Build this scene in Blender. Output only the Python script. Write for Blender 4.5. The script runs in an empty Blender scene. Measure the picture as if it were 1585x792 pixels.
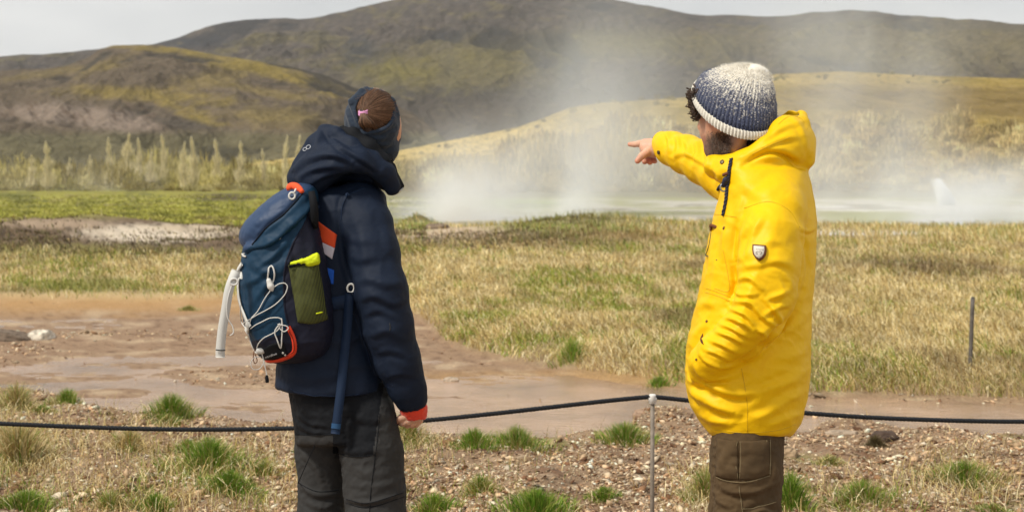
import bpy, math, random
import numpy as np
from mathutils import Vector
from mathutils.bvhtree import BVHTree
random.seed(7); rng = np.random.default_rng(7)
sc = bpy.context.scene
COL = sc.collection

# ---------------------------------------------------------------- camera
CH = 1.5; PITCH = math.atan(126/2201.4); F = 2201.4
cp, sp = math.cos(PITCH), math.sin(PITCH)
cam_d = bpy.data.cameras.new('camera'); cam = bpy.data.objects.new('camera', cam_d); COL.objects.link(cam)
cam_d.sensor_width = 36; cam_d.lens = 50; cam_d.clip_start = 0.1; cam_d.clip_end = 20000
cam.location = (0, 0, CH); cam.rotation_euler = (math.pi/2 - PITCH, 0, 0)
cam_d.dof.use_dof = True; cam_d.dof.focus_distance = 4.15; cam_d.dof.aperture_fstop = 6.3
sc.camera = cam

# ---------------------------------------------------------------- light
SUN_EL, SUN_ROT = math.radians(50), math.radians(240)     # sun behind the camera to the left, veiled by cloud
w = bpy.data.worlds.new("World"); sc.world = w; w.use_nodes = True
nt = w.node_tree; nt.nodes.clear()
def N(t, typ, **kw):
    n = t.nodes.new(typ)
    for k, v in kw.items(): setattr(n, k, v)
    return n
out = N(nt, 'ShaderNodeOutputWorld'); bg = N(nt, 'ShaderNodeBackground'); bg2 = N(nt, 'ShaderNodeBackground'); mx = N(nt, 'ShaderNodeMixShader')
sky = N(nt, 'ShaderNodeTexSky', sky_type='NISHITA', sun_disc=False); sky.sun_elevation = SUN_EL; sky.sun_rotation = SUN_ROT
sky.air_density = 1.0; sky.dust_density = 3.0
nt.links.new(sky.outputs[0], bg.inputs[0]); bg.inputs[1].default_value = 0.1
tc = N(nt, 'ShaderNodeTexCoord'); mp = N(nt, 'ShaderNodeMapping'); mp.inputs['Scale'].default_value = (1.0, 1.0, 3.5)
nz = N(nt, 'ShaderNodeTexNoise'); nz.inputs['Scale'].default_value = 2.2; nz.inputs['Detail'].default_value = 6; nz.inputs['Roughness'].default_value = 0.5
cr = N(nt, 'ShaderNodeValToRGB')
cr.color_ramp.elements[0].position = 0.36; cr.color_ramp.elements[0].color = (0.50, 0.53, 0.56, 1)
cr.color_ramp.elements[1].position = 0.66; cr.color_ramp.elements[1].color = (0.93, 0.93, 0.915, 1)
nt.links.new(tc.outputs['Generated'], mp.inputs[0]); nt.links.new(mp.outputs[0], nz.inputs['Vector']); nt.links.new(nz.outputs['Fac'], cr.inputs[0])
sepn = N(nt, 'ShaderNodeSeparateXYZ'); nt.links.new(tc.outputs['Generated'], sepn.inputs[0])
hz = N(nt, 'ShaderNodeMapRange'); hz.inputs[1].default_value = .0; hz.inputs[2].default_value = .16; hz.inputs[3].default_value = .6; hz.inputs[4].default_value = 0.0
nt.links.new(sepn.outputs[2], hz.inputs[0]); mxc = N(nt, 'ShaderNodeMix', data_type='RGBA'); mxc.inputs[7].default_value = (.98, .98, .97, 1)
nt.links.new(hz.outputs[0], mxc.inputs[0]); nt.links.new(cr.outputs[0], mxc.inputs[6]); nt.links.new(mxc.outputs[2], bg2.inputs[0]); bg2.inputs[1].default_value = 0.80
mx.inputs[0].default_value = 0.93
nt.links.new(bg.outputs[0], mx.inputs[1]); nt.links.new(bg2.outputs[0], mx.inputs[2]); nt.links.new(mx.outputs[0], out.inputs[0])
sun_d = bpy.data.lights.new('sun', 'SUN'); sun = bpy.data.objects.new('sun', sun_d); COL.objects.link(sun)
sun_d.energy = 2.9; sun_d.angle = math.radians(10); sun_d.color = (1.0, 0.95, 0.85)
# direction to the sun: sky rotation measured so that the sun stands behind-left of the camera
sdir = Vector((-0.85*math.cos(SUN_EL), -0.527*math.cos(SUN_EL), math.sin(SUN_EL)))
sun.rotation_euler = sdir.to_track_quat('Z', 'Y').to_euler(); sun.location = (-20, -30, 40)

sc.render.engine = 'CYCLES'
sc.view_settings.view_transform = 'Standard'; sc.view_settings.look = 'None'; sc.view_settings.gamma = 1
sc.view_settings.exposure = 0.24; sc.view_settings.use_curve_mapping = False
cy = sc.cycles
cy.use_denoising = True; cy.max_bounces = 12; cy.diffuse_bounces = 2; cy.glossy_bounces = 2; cy.transmission_bounces = 3
cy.volume_bounces = 10; cy.transparent_max_bounces = 8; cy.caustics_reflective = False; cy.caustics_refractive = False
cy.use_adaptive_sampling = True; cy.adaptive_threshold = 0.02; cy.sample_clamp_indirect = 6

# ---------------------------------------------------------------- maths helpers
def P(px, py, d):
    """world points for picture column px, row py and view depth d (arrays welcome)"""
    px, py, d = np.broadcast_arrays(np.asarray(px, float), np.asarray(py, float), np.asarray(d, float))
    u = (px-792.5)/F*d; v = (396-py)/F*d
    return np.stack([u, cp*d + sp*v, CH - sp*d + cp*v], -1)
def PIX(V):
    x, y, z = V[..., 0], V[..., 1], V[..., 2]-CH
    d = np.maximum(cp*y - sp*z, 1e-3); v = sp*y + cp*z
    return 792.5 + F*x/d, 396 - F*v/d, d
def s2l(r, g, b):
    c = np.array([r, g, b])/255.0
    return tuple(np.where(c <= 0.04045, c/12.92, ((c+0.055)/1.055)**2.4))
def hsh(ix, iy, iz, seed):
    h = (ix.astype(np.int64)*374761393 + iy.astype(np.int64)*668265263 + iz.astype(np.int64)*2147483647 + seed*974634777) & 0xffffffff
    h = ((h ^ (h >> 13))*1274126177) & 0xffffffff
    h = ((h ^ (h >> 16))*2246822519) & 0xffffffff
    return (h ^ (h >> 15)) & 0xffffffff
def vnoise(x, y, z=None, seed=0):
    x = np.asarray(x, float); y = np.asarray(y, float); z = np.zeros_like(x) if z is None else np.asarray(z, float)
    x, y, z = np.broadcast_arrays(x, y, z)
    ix, iy, iz = np.floor(x), np.floor(y), np.floor(z); fx, fy, fz = x-ix, y-iy, z-iz
    ux, uy, uz = [f*f*f*(f*(f*6-15)+10) for f in (fx, fy, fz)]
    def g(a, b, c):
        h = hsh(ix+a, iy+b, iz+c, seed)
        gx = (h & 1023)/511.5-1; gy = ((h >> 10) & 1023)/511.5-1; gz = ((h >> 20) & 1023)/511.5-1
        return gx*(fx-a)+gy*(fy-b)+gz*(fz-c)
    l = lambda a, b, t: a+(b-a)*t
    return l(l(l(g(0,0,0), g(1,0,0), ux), l(g(0,1,0), g(1,1,0), ux), uy), l(l(g(0,0,1), g(1,0,1), ux), l(g(0,1,1), g(1,1,1), ux), uy), uz)*1.2
def fbm(x, y, z=None, o=4, seed=0, gain=0.5, ridge=False):
    s = 0; a = 1; f = 1; t = 0
    for i in range(o):
        n = vnoise(np.asarray(x)*f, np.asarray(y)*f, None if z is None else np.asarray(z)*f, seed+i*17)
        if ridge: n = 1-np.abs(n)*2.2
        s = s+a*n; t += a; a *= gain; f *= 2.03
    return s/t
def ss(a, b, x):
    t = np.clip((np.asarray(x, float)-a)/(b-a), 0, 1); return t*t*(3-2*t)
def mixc(c, new, m):
    m = np.clip(m, 0, 1)[..., None]; return c*(1-m)+np.asarray(new, float)*m
def blob(px, py, cx, cy_, rx, ry, soft=0.5, rot=0.0, nz=0.0):
    a = math.radians(rot); dx, dy = px-cx, py-cy_
    u = (dx*math.cos(a)+dy*math.sin(a))/rx; v = (-dx*math.sin(a)+dy*math.cos(a))/ry
    return ss(1+soft, 1-soft, np.sqrt(u*u+v*v)+nz)

# ---------------------------------------------------------------- mesh helpers
def raw_mesh(name, V, faces, smooth=True, col=None, attrs=None):
    """faces: list of int arrays (n,k)"""
    me = bpy.data.meshes.new(name); V = np.ascontiguousarray(V, np.float32)
    faces = [np.asarray(f, np.int32) for f in faces if len(f)]
    me.vertices.add(len(V)); me.vertices.foreach_set('co', V.ravel())
    nl = sum(f.size for f in faces); nf = sum(len(f) for f in faces)
    me.loops.add(nl); me.loops.foreach_set('vertex_index', np.concatenate([f.ravel() for f in faces]))
    tot = np.concatenate([np.full(len(f), f.shape[1], np.int32) for f in faces]); st = np.concatenate([[0], np.cumsum(tot)[:-1]]).astype(np.int32)
    me.polygons.add(nf); me.polygons.foreach_set('loop_start', st); me.polygons.foreach_set('loop_total', tot)
    if smooth: me.polygons.foreach_set('use_smooth', np.ones(nf, bool))
    me.update(calc_edges=True); me.validate()
    if col is not None:
        a = me.color_attributes.new('Col', 'FLOAT_COLOR', 'POINT')
        a.data.foreach_set('color', np.ascontiguousarray(np.concatenate([col, np.ones((len(col), 1))], 1), np.float32).ravel())
    for k, v in (attrs or {}).items():
        a = me.attributes.new(k, 'FLOAT_VECTOR', 'POINT'); a.data.foreach_set('vector', np.ascontiguousarray(v, np.float32).ravel())
    return me
def origin(o):
    v = np.zeros(3)
    while o is not None: v = v+np.array(o.location); o = o.parent
    return v
def mkobj(name, V, faces, mat, parent=None, label=None, cat=None, group=None, kind=None, smooth=True, col=None, attrs=None, loc=None):
    V = np.asarray(V, float)
    base = origin(parent) if parent is not None else np.zeros(3)
    if loc is not None: base = np.asarray(loc, float)
    me = raw_mesh(name, V-base, faces, smooth, col, attrs)
    if mat is not None: me.materials.append(mat)
    o = bpy.data.objects.new(name, me); COL.objects.link(o)
    if parent is not None: o.parent = parent
    elif loc is not None: o.location = loc
    for k, v in (('label', label), ('category', cat), ('group', group), ('kind', kind)):
        if v: o[k] = v
    return o
def empty(name, loc, label, cat, group=None):
    o = bpy.data.objects.new(name, None); COL.objects.link(o); o.location = loc; o['label'] = label; o['category'] = cat; o.empty_display_size = 0.1
    if group: o['group'] = group
    return o
def gridfaces(nu, nv, wrap=False):
    i = np.arange(nu-1)[:, None]; j = np.arange(nv if wrap else nv-1)[None, :]
    j2 = (j+1) % nv
    return np.stack([(i*nv+j), (i*nv+j2), ((i+1)*nv+j2), ((i+1)*nv+j)], -1).reshape(-1, 4)
class Acc:
    """collects several shapes into ONE mesh"""
    def __init__(s): s.V = []; s.F = {}; s.n = 0; s.C = []
    def add(s, V, faces, col=None):
        for f in faces:
            f = np.asarray(f)
            if len(f): s.F.setdefault(f.shape[1], []).append(f+s.n)
        s.V.append(np.asarray(V, float)); s.n += len(V)
        if col is not None: s.C.append(np.broadcast_to(np.asarray(col, float), (len(V), 3)))
        return s
    def get(s): return np.concatenate(s.V), [np.concatenate(v) for v in s.F.values()]
    def col(s): return np.concatenate(s.C) if s.C else None
def frames(pts):
    pts = np.asarray(pts, float); t = np.gradient(pts, axis=0); t /= np.linalg.norm(t, axis=1)[:, None]+1e-12
    a = np.array([0, 0, 1.0]) if abs(t[0][2]) < 0.9 else np.array([1.0, 0, 0])
    n = np.cross(t[0], a); n /= np.linalg.norm(n); Ns = [n]
    for i in range(1, len(pts)):
        n = Ns[-1]-np.dot(Ns[-1], t[i])*t[i]; n /= np.linalg.norm(n)+1e-12; Ns.append(n)
    Ns = np.array(Ns); return t, Ns, np.cross(t, Ns)
def spline(pts, n):
    """Catmull-Rom resample"""
    p = np.asarray(pts, float)
    if len(p) < 3:
        t = np.linspace(0, 1, n)[:, None]; return p[0]*(1-t)+p[-1]*t
    q = np.concatenate([[2*p[0]-p[1]], p, [2*p[-1]-p[-2]]]); m = len(p)-1
    s = np.linspace(0, m-1e-9, n); k = s.astype(int); t = (s-k)[:, None]
    a, b, c, d = q[k], q[k+1], q[k+2], q[k+3]
    return 0.5*((2*b)+(-a+c)*t+(2*a-5*b+4*c-d)*t*t+(-a+3*b-3*c+d)*t**3)
def tube(pts, r, ns=8, cap=True):
    pts = np.asarray(pts, float); r = np.broadcast_to(np.asarray(r, float), (len(pts),))
    t, a, b = frames(pts); th = np.linspace(0, 2*math.pi, ns, endpoint=False)
    V = pts[:, None]+r[:, None, None]*(np.cos(th)[None, :, None]*a[:, None]+np.sin(th)[None, :, None]*b[:, None])
    V = V.reshape(-1, 3); Fq = gridfaces(len(pts), ns, True); f = [Fq]
    if cap:
        V = np.concatenate([V, pts[:1], pts[-1:]]); c0, c1 = len(V)-2, len(V)-1
        j = np.arange(ns); j2 = (j+1) % ns; L = (len(pts)-1)*ns
        f.append(np.concatenate([np.stack([np.full(ns, c0), j2, j], -1), np.stack([np.full(ns, c1), L+j, L+j2], -1)]))
    return V, f
def band(pts, nrm, hw, th):
    """flat webbing along pts, lying on a surface whose outward normals are nrm"""
    pts = np.asarray(pts, float); nrm = np.asarray(nrm, float); t = np.gradient(pts, axis=0); t /= np.linalg.norm(t, axis=1)[:, None]+1e-9
    s = np.cross(t, nrm); s /= np.linalg.norm(s, axis=1)[:, None]+1e-9; hw = np.broadcast_to(hw, (len(pts),))[:, None]
    sec = [pts-s*hw, pts-s*hw+nrm*th, pts+s*hw+nrm*th, pts+s*hw]
    V = np.stack(sec, 1).reshape(-1, 3); f = gridfaces(len(pts), 4, True); L = (len(pts)-1)*4
    return V, [np.concatenate([f, [[0, 1, 2, 3], [L+3, L+2, L+1, L]]])]

# ---------------------------------------------------------------- materials
def mat(name, color=(0.5, 0.5, 0.5), rough=0.7, spec=0.3, metal=0.0, sheen=0.0, vcol=False, bumps=(), var=None, alpha=None, trans=0.0):
    """bumps: (type, scale, strength, distance[, stretch]); var: (scale, amount) brightness mottling"""
    m = bpy.data.materials.new(name); m.use_nodes = True; t = m.node_tree; b = t.nodes['Principled BSDF']; L = t.links.new
    b.inputs['Roughness'].default_value = rough; b.inputs['Specular IOR Level'].default_value = spec; b.inputs['Metallic'].default_value = metal
    if sheen: b.inputs['Sheen Weight'].default_value = sheen
    tcn = N(t, 'ShaderNodeTexCoord'); src = None
    if vcol:
        a = N(t, 'ShaderNodeAttribute', attribute_name='Col'); src = a.outputs['Color']
    else:
        r = N(t, 'ShaderNodeRGB'); r.outputs[0].default_value = (*color, 1); src = r.outputs[0]
    if var:
        n = N(t, 'ShaderNodeTexNoise'); n.inputs['Scale'].default_value = var[0]; n.inputs['Detail'].default_value = 5
        L(tcn.outputs['Object'], n.inputs['Vector'])
        mr = N(t, 'ShaderNodeMapRange'); mr.inputs[1].default_value = 0.25; mr.inputs[2].default_value = 0.75
        mr.inputs[3].default_value = 1-var[1]; mr.inputs[4].default_value = 1+var[1]; L(n.outputs['Fac'], mr.inputs[0])
        mm = N(t, 'ShaderNodeVectorMath', operation='SCALE'); L(src, mm.inputs[0]); L(mr.outputs[0], mm.inputs['Scale']); src = mm.outputs[0]
    L(src, b.inputs['Base Color'])
    prev = None
    for bp in bumps:
        typ, scale, st, dist = bp[:4]; stretch = bp[4] if len(bp) > 4 else (1, 1, 1)
        mpn = N(t, 'ShaderNodeMapping'); mpn.inputs['Scale'].default_value = stretch; L(tcn.outputs['Object'], mpn.inputs[0])
        if typ == 'noise':
            n = N(t, 'ShaderNodeTexNoise'); n.inputs['Detail'].default_value = 4
        elif typ == 'voronoi': n = N(t, 'ShaderNodeTexVoronoi')
        else:
            n = N(t, 'ShaderNodeTexWave', bands_direction=typ)
        n.inputs['Scale'].default_value = scale; L(mpn.outputs[0], n.inputs['Vector'])
        bn = N(t, 'ShaderNodeBump'); bn.inputs['Strength'].default_value = st; bn.inputs['Distance'].default_value = dist
        L(n.outputs[0], bn.inputs['Height'])
        if prev: L(prev.outputs[0], bn.inputs['Normal'])
        prev = bn
    if prev: L(prev.outputs[0], b.inputs['Normal'])
    if trans: b.inputs['Subsurface Weight'].default_value = trans
    return m
# ================================================================ the ground
def interp(x, pts):
    pts = np.asarray(pts, float); return np.interp(x, pts[:, 0], pts[:, 1])
def yplane(px, py, z):   # distance (world Y) where the ray through a pixel meets height z
    v = (396-py)/F; return (CH-z)*(cp+sp*v)/(sp-cp*v)
CREST = [(-900, 600), (-200, 590), (60, 597), (130, 618), (200, 630), (320, 640), (460, 648), (640, 664), (750, 664), (880, 658), (975, 652), (1000, 628), (1060, 622), (1180, 640), (1250, 655), (1300, 640), (1400, 652), (1585, 664), (2400, 668)]
MEAD = [(-900, 448), (0, 452), (250, 455), (400, 450), (560, 458), (650, 478), (690, 512), (760, 530), (830, 545), (950, 558), (1060, 570), (1250, 582), (1400, 585), (1585, 592), (2400, 600)]
# both edges as world curves Y(x/Y)
_pxs = np.linspace(-900, 2400, 300)
_cy = yplane(_pxs, interp(_pxs, CREST), 0.02); _my = yplane(_pxs, interp(_pxs, MEAD), -0.12)
_us = (_pxs-792.5)/F
def ground(X, Y):
    """height of the land"""
    u = X/np.maximum(Y, 1.0)
    yc = np.interp(u, _us, _cy)+0.10*vnoise(X*2.2, Y*0+3, seed=5)+0.05*vnoise(X*6.1, Y*0, seed=6)
    ym = np.interp(u, _us, _my)+0.25*vnoise(X*1.3, Y*0+1, seed=8)+0.12*vnoise(X*4, Y*0+1, seed=18)
    bank = 0.08*fbm(X*0.9, Y*0.9, o=3, seed=1)+0.075*fbm(X*3.0, Y*3.0, o=5, seed=2)+0.012*fbm(X*19, Y*19, o=2, seed=3)
    bed = -0.262+0.03*fbm(X*0.8, Y*1.6, o=4, seed=11)+0.012*fbm(X*6, Y*12, o=2, seed=12)
    px = 792.5+F*u
    bed = bed-.022*ss(950, 1150, px)-.008*ss(12.6, 11.6, Y)*ss(1000, 900, px)
    py0 = 270+F*(CH+0.24)/np.maximum(Y, 1)
    for (cx, cy_, rx, ry, h) in [(60, 528, 330, 13, 0.035), (200, 525, 160, 6, 0.03), (390, 583, 95, 12, 0.035), (10, 548, 60, 10, 0.03), (380, 505, 160, 16, 0.025), (720, 540, 110, 10, 0.03),
                                 (700, 500, 90, 22, 0.035), (1200, 640, 120, 6, 0.03), (160, 605, 60, 8, 0.02), (850, 570, 150, 6, 0.02), (150, 470, 400, 14, 0.04)]:
        bed = bed+h*blob(px, py0, cx, cy_, rx, ry, 0.8)
    mead = -0.10+0.09*fbm(X*0.35, Y*0.35, o=4, seed=21)+ss(60, 30, Y)*(0.085*np.abs(fbm(X*1.5, Y*1.5, o=3, seed=22))+.03*fbm(X*5, Y*5, o=2, seed=23))
    left = ss(560, 380, px)
    mead = mead*(1-left)+left*(-0.16+0.05*fbm(X*.5, Y*.5, o=3, seed=25))
    # mounds in the middle distance and the lower flats behind them
    far = ss(42, 56, Y)*(0.55-0.25*left)
    mead = mead-far-0.25*ss(60, 100, Y)+1.0*ss(110, 190, Y)
    fl = ss(50, 60, Y)*ss(150, 115, Y)*(1-left); mead = mead*(1-fl)+fl*(-0.84+0.55*fbm(X*0.085+3, Y*0.085, o=5, seed=36)+.03)
    mead = mead+0.40*np.exp(-((u-0.055)/0.062)**2)*np.exp(-((Y-39)/4.5)**2)+0.14*np.exp(-((u-0.17)/0.07)**2)*np.exp(-((Y-40)/4)**2)
    mead = mead+0.55*left*np.exp(-((Y-33)/5.0)**2)*np.clip(0.3+1.3*fbm(X*0.3, Y*0.35, o=3, seed=31), 0, 1.2)+0.42*np.exp(-((u+0.30)/0.07)**2)*np.exp(-((Y-41)/4)**2)
    mead = mead+left*np.exp(-((Y-37)/7)**2)*.42*np.clip(fbm(X*.9, Y*.42, o=4, seed=37)+.10, 0, 1)
    mead = mead+0.45*np.exp(-((px-648)/26)**2)*np.exp(-((Y-48)/1.6)**2)
    mead = mead+np.clip(Y/200, 0, 1)*0.25*fbm(X*0.09, Y*0.09, o=4, seed=41)*ss(20, 60, Y)
    a = ss(-0.08, 0.42, Y-yc); b_ = ss(-0.35, 0.45, Y-ym)
    z = bank*(1-a)+bed*a
    z = z*(1-b_)+mead*b_
    return z, a, b_
ys = np.concatenate([np.linspace(-8, 5.6, 30), np.arange(5.7, 10.5, 0.022), np.arange(10.5, 16, 0.05)])
ys = np.concatenate([ys, 16*1.0095**np.arange(0, 300)]); ys = np.concatenate([ys, ys[-1]*1.05**np.arange(1, 70)])
uu = np.linspace(-1, 1, 620)
X = uu[None, :]*(0.62*np.maximum(ys, 0)[:, None]+4.0); Y = np.repeat(ys[:, None], len(uu), 1)
Z, BA, MB = ground(X, Y)
GV = np.stack([X, Y, Z], -1)
gpx, gpy, _ = PIX(GV); gpy = np.where(Y < 3, 2000, gpy)
# colour of the land (bare ground, moss, scree: real colours only)
n1 = fbm(X*3, Y*3, o=4, seed=51); n2 = fbm(X*14, Y*14, o=3, seed=52); nl = fbm(gpx/60, gpy/9, o=4, seed=53); nf = fbm(gpx/14, gpy/3.5, o=3, seed=54); nh = fbm(gpx/160, gpy/20, o=3, seed=55)
C = np.ones(X.shape+(3,))*np.array([0.27, 0.18, 0.11])
C = mixc(C, (0.19, 0.105, 0.06), ss(0.0, 0.28, n1)); C = mixc(C, (0.24, 0.22, 0.07), ss(.12, .3, fbm(X*1.1+4, Y*1.1, o=4, seed=57))*.6); C = mixc(C, (0.50, 0.38, 0.26), ss(0.05, 0.4, n2)*0.7); C = mixc(C, (0.13, 0.08, 0.05), ss(0.1, 0.4, -n2)*0.6)
bedc = np.ones_like(C)*np.array([0.30, 0.195, 0.12]); bedc = mixc(bedc, (0.19, 0.115, 0.07), ss(0, 0.3, nf)); bedc = mixc(bedc, (0.50, 0.37, 0.24), ss(0.0, 0.3, nl)*0.7)
bedc = mixc(bedc, (0.47, 0.27, 0.10), blob(gpx, gpy, 150, 468, 420, 16, 0.8, nz=nl)*0.7); bedc = mixc(bedc, (0.42, 0.24, 0.08), blob(gpx, gpy, 1130, 585, 420, 14, 0.8, nz=nl)*0.6)
C = C*(1-BA[..., None])+bedc*BA[..., None]
mc = np.ones_like(C)*np.array([0.30, 0.23, 0.11])
mc = mixc(mc, (0.20, 0.19, 0.055), ss(-0.05, 0.3, nl)); mc = mixc(mc, (0.22, 0.15, 0.08), ss(0.1, 0.35, -nf)*0.6); mc = mixc(mc, (0.55, 0.44, 0.24), ss(0.1, 0.4, nf)*0.6)
L_ = ss(620, 560, gpx); R_ = 1-L_
mc = mixc(mc, (0.27, 0.25, 0.05), L_*blob(gpx, gpy, 150, 305, 700, 42, 0.25, nz=nh*0.3))                # bright mossy field
mc = mixc(mc, (0.14, 0.14, 0.035), L_*blob(gpx, gpy, 150, 320, 700, 26, 0.4)*ss(-.02, 0.2, nl+.6*nf)*.9); mc = mixc(mc, (0.24, 0.19, 0.08), L_*blob(gpx, gpy, 150, 318, 700, 24, 0.4)*ss(.02, 0.25, nf-.3*nl)*.6)
mc = mixc(mc, (0.36, 0.34, 0.07), L_*blob(gpx, gpy, 200, 322, 400, 17, 0.4)*ss(0.02, 0.22, -nl))
mc = mixc(mc, (0.10, 0.075, 0.04), blob(gpx, gpy, 350, 305, 55, 5, 0.5, nz=nf)+blob(gpx, gpy, 250, 350, 120, 5, .5, nz=nf)*0.6)
mc = mixc(mc, (0.15, 0.10, 0.06), blob(gpx, gpy, 150, 364, 420, 28, 0.3, nz=nl*.6)*L_); mc = mixc(mc, (0.06, 0.045, 0.03), blob(gpx, gpy, 150, 366, 420, 24, 0.4)*L_*ss(.0, .22, nf+.5*nl)*.8)                      # brown mounds
mc = mixc(mc, (0.20, 0.17, 0.05), blob(gpx, gpy, 60, 392, 230, 14, 0.5, nz=nf)*L_)
mc = mixc(mc, (0.34, 0.25, 0.17), blob(gpx, gpy, 90, 346, 90, 7, 0.5, nz=nf)*L_)
mc = mixc(mc, (0.62, 0.52, 0.40), blob(gpx, gpy, 235, 361, 105, 13, 0.4, nz=nf*0.8))
mc = mixc(mc, (0.50, 0.40, 0.28), blob(gpx, gpy, 320, 353, 90, 6, 0.5, nz=nf))
mc = mixc(mc, (0.17, 0.17, 0.04), blob(gpx, gpy, 130, 440, 90, 9, 0.4, nz=nf))
mc = mixc(mc, (0.50, 0.36, 0.18), blob(gpx, gpy, 100, 462, 500, 10, 0.5, nz=nl*.5))
# sandy strip, green mound, terraces right of the woman
mc = mixc(mc, (0.50, 0.38, 0.26), blob(gpx, gpy, 700, 362, 130, 13, 0.5, nz=nf*0.7)); mc = mixc(mc, (0.15, 0.10, 0.06), blob(gpx, gpy, 750, 376, 190, 10, 0.5, nz=nf)*0.9)
mc = mixc(mc, (0.20, 0.23, 0.04), blob(gpx, gpy, 640, 346, 34, 12, 0.4)+blob(gpx, gpy, 890, 352, 110, 12, 0.5, nz=nf)*0.8)
mc = mixc(mc, (0.32, 0.19, 0.05), blob(gpx, gpy, 1020, 363, 90, 6, 0.5, nz=nf)*0.8); mc = mixc(mc, (0.12, 0.09, 0.045), blob(gpx, gpy, 840, 366, 60, 8, 0.5, nz=nf)*0.9)
flat = ss(346, 338, gpy)*R_
mc = mixc(mc, (0.50, 0.46, 0.38), flat*0.9); zr = Z+.84; mc = mixc(mc, (0.27, 0.26, 0.06), flat*ss(.03, .07, zr)); mc = mixc(mc, (.15, .12, .06), flat*ss(.10, .16, zr+.05*nf)*.8); mc = mixc(mc, (0.22, 0.27, 0.03), blob(gpx, gpy, 790, 316, 90, 8, 0.4))
mc = mixc(mc, (0.27, 0.27, 0.06), blob(gpx, gpy, 1360, 338, 90, 13, 0.4, nz=nf*.5)+blob(gpx, gpy, 1560, 352, 130, 16, .5, nz=nf*.5)*.7)
mc = mixc(mc, (0.66, 0.62, 0.56), blob(gpx, gpy, 1465, 343, 55, 5, 0.4)+blob(gpx, gpy, 1300, 360, 130, 4, 0.4, nz=nf*.5)+blob(gpx, gpy, 1400, 322, 230, 5, 0.5, nz=nf*.5))
mc = mixc(mc, (0.15, 0.105, 0.055), blob(gpx, gpy, 1400, 412, 110, 13, 0.6, nz=nl)*0.9+blob(gpx, gpy, 1530, 425, 90, 8, 0.6, nz=nl)*.7)
C = C*(1-MB[..., None])+mc*MB[..., None]
C = mixc(C, (0.20, 0.17, 0.08), ss(200, 260, Y))
g_mat = mat('ground', vcol=True, rough=0.85, spec=0.2, bumps=[('noise', 60, 0.5, 0.02), ('voronoi', 90, 0.35, 0.01)], var=(45, 0.28))
ground_obj = mkobj('ground', GV.reshape(-1, 3), [gridfaces(len(ys), len(uu))[:, ::-1]], g_mat, kind='structure', col=np.clip(C, 0.01, 0.9).reshape(-1, 3))

# water: thin muddy stream and the hot pools on the flats
w_mat = mat('stream_water', (0.40, 0.262, 0.165), rough=0.13, spec=0.34, bumps=[('noise', 7, 0.30, 0.03, (1, 3.2, 1)), ('noise', 30, 0.25, 0.012, (1, 2.2, 1))], var=(1.4, 0.42))
def sheet(name, z, y0, y1, hw, ny, nx, m):
    yy = np.linspace(y0, y1, ny); xx = np.linspace(-1, 1, nx)
    A = np.stack([xx[None]*hw(yy)[:, None], np.repeat(yy[:, None], nx, 1), np.full((ny, nx), z)], -1)
    return mkobj(name, A.reshape(-1, 3), [gridfaces(ny, nx)[:, ::-1]], m, kind='structure')
sheet('stream_water', -0.262, 8.6, 24, lambda y: 0.62*y+3.9, 30, 30, w_mat)
p_mat = mat('pool_water', (0.30, 0.32, 0.32), rough=0.1, spec=0.5, bumps=[('noise', 3, 0.1, 0.02)])
sheet('pool_water', -0.835, 58, 112, lambda y: 0.6*y, 12, 30, p_mat)

# ================================================================ gravel and stones on the near bank
def gz(x, y): return ground(np.asarray(x, float), np.asarray(y, float))[0]
def scatter_ground(n, px0, px1, py0, py1, z=0.0):
    px = rng.uniform(px0, px1, n); py = rng.uniform(py0, py1, n); y = yplane(px, py, z); x = (px-792.5)/F*y
    return x, y, px, py
def chips(n, xs, ysp, size, cols, name, label_kind='stuff'):
    base = np.array([[1, 0, 0], [.3, .9, 0], [-.8, .6, 0], [-.9, -.5, 0], [.2, -1, 0], [.1, .05, .55], [-.25, .1, -.4]])
    fc = np.array([[0, 1, 5], [1, 2, 5], [2, 3, 5], [3, 4, 5], [4, 0, 5], [1, 0, 6], [2, 1, 6], [3, 2, 6], [4, 3, 6], [0, 4, 6]])
    V = base[None]*(1+0.35*rng.uniform(-1, 1, (n, 7, 3)))*size[:, None, None]*np.stack([rng.uniform(.7, 1.5, n), rng.uniform(.6, 1.1, n), rng.uniform(.4, 1.0, n)], -1)[:, None]
    a = rng.uniform(0, 6.28, n); tl = rng.normal(0, 0.45, n); tb = rng.normal(0, 0.45, n)
    x, y, z = V[..., 0], V[..., 1], V[..., 2]
    y, z = y*np.cos(tl)[:, None]-z*np.sin(tl)[:, None], y*np.sin(tl)[:, None]+z*np.cos(tl)[:, None]
    x, z = x*np.cos(tb)[:, None]-z*np.sin(tb)[:, None], x*np.sin(tb)[:, None]+z*np.cos(tb)[:, None]
    x, y = x*np.cos(a)[:, None]-y*np.sin(a)[:, None], x*np.sin(a)[:, None]+y*np.cos(a)[:, None]
    z0 = gz(xs, ysp)
    V = np.stack([x+xs[:, None], y+ysp[:, None], z+z0[:, None]+size[:, None]*0.12], -1)
    Fc = (fc[None]+7*np.arange(n)[:, None, None]).reshape(-1, 3)
    ci = cols[rng.integers(0, len(cols), n)]*rng.uniform(0.5, 1.25, (n, 1))*(1-.5*ss(.02, .25, fbm(xs*3, ysp*3, o=4, seed=51)))[:, None]
    m = bpy.data.materials.get('gravel') or mat('gravel', vcol=True, rough=0.9, spec=0.15, var=(60, .2))
    return mkobj(name, V.reshape(-1, 3), [Fc], m, kind=label_kind, smooth=False, col=np.clip(np.repeat(ci, 7, 0), 0, .8))
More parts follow.
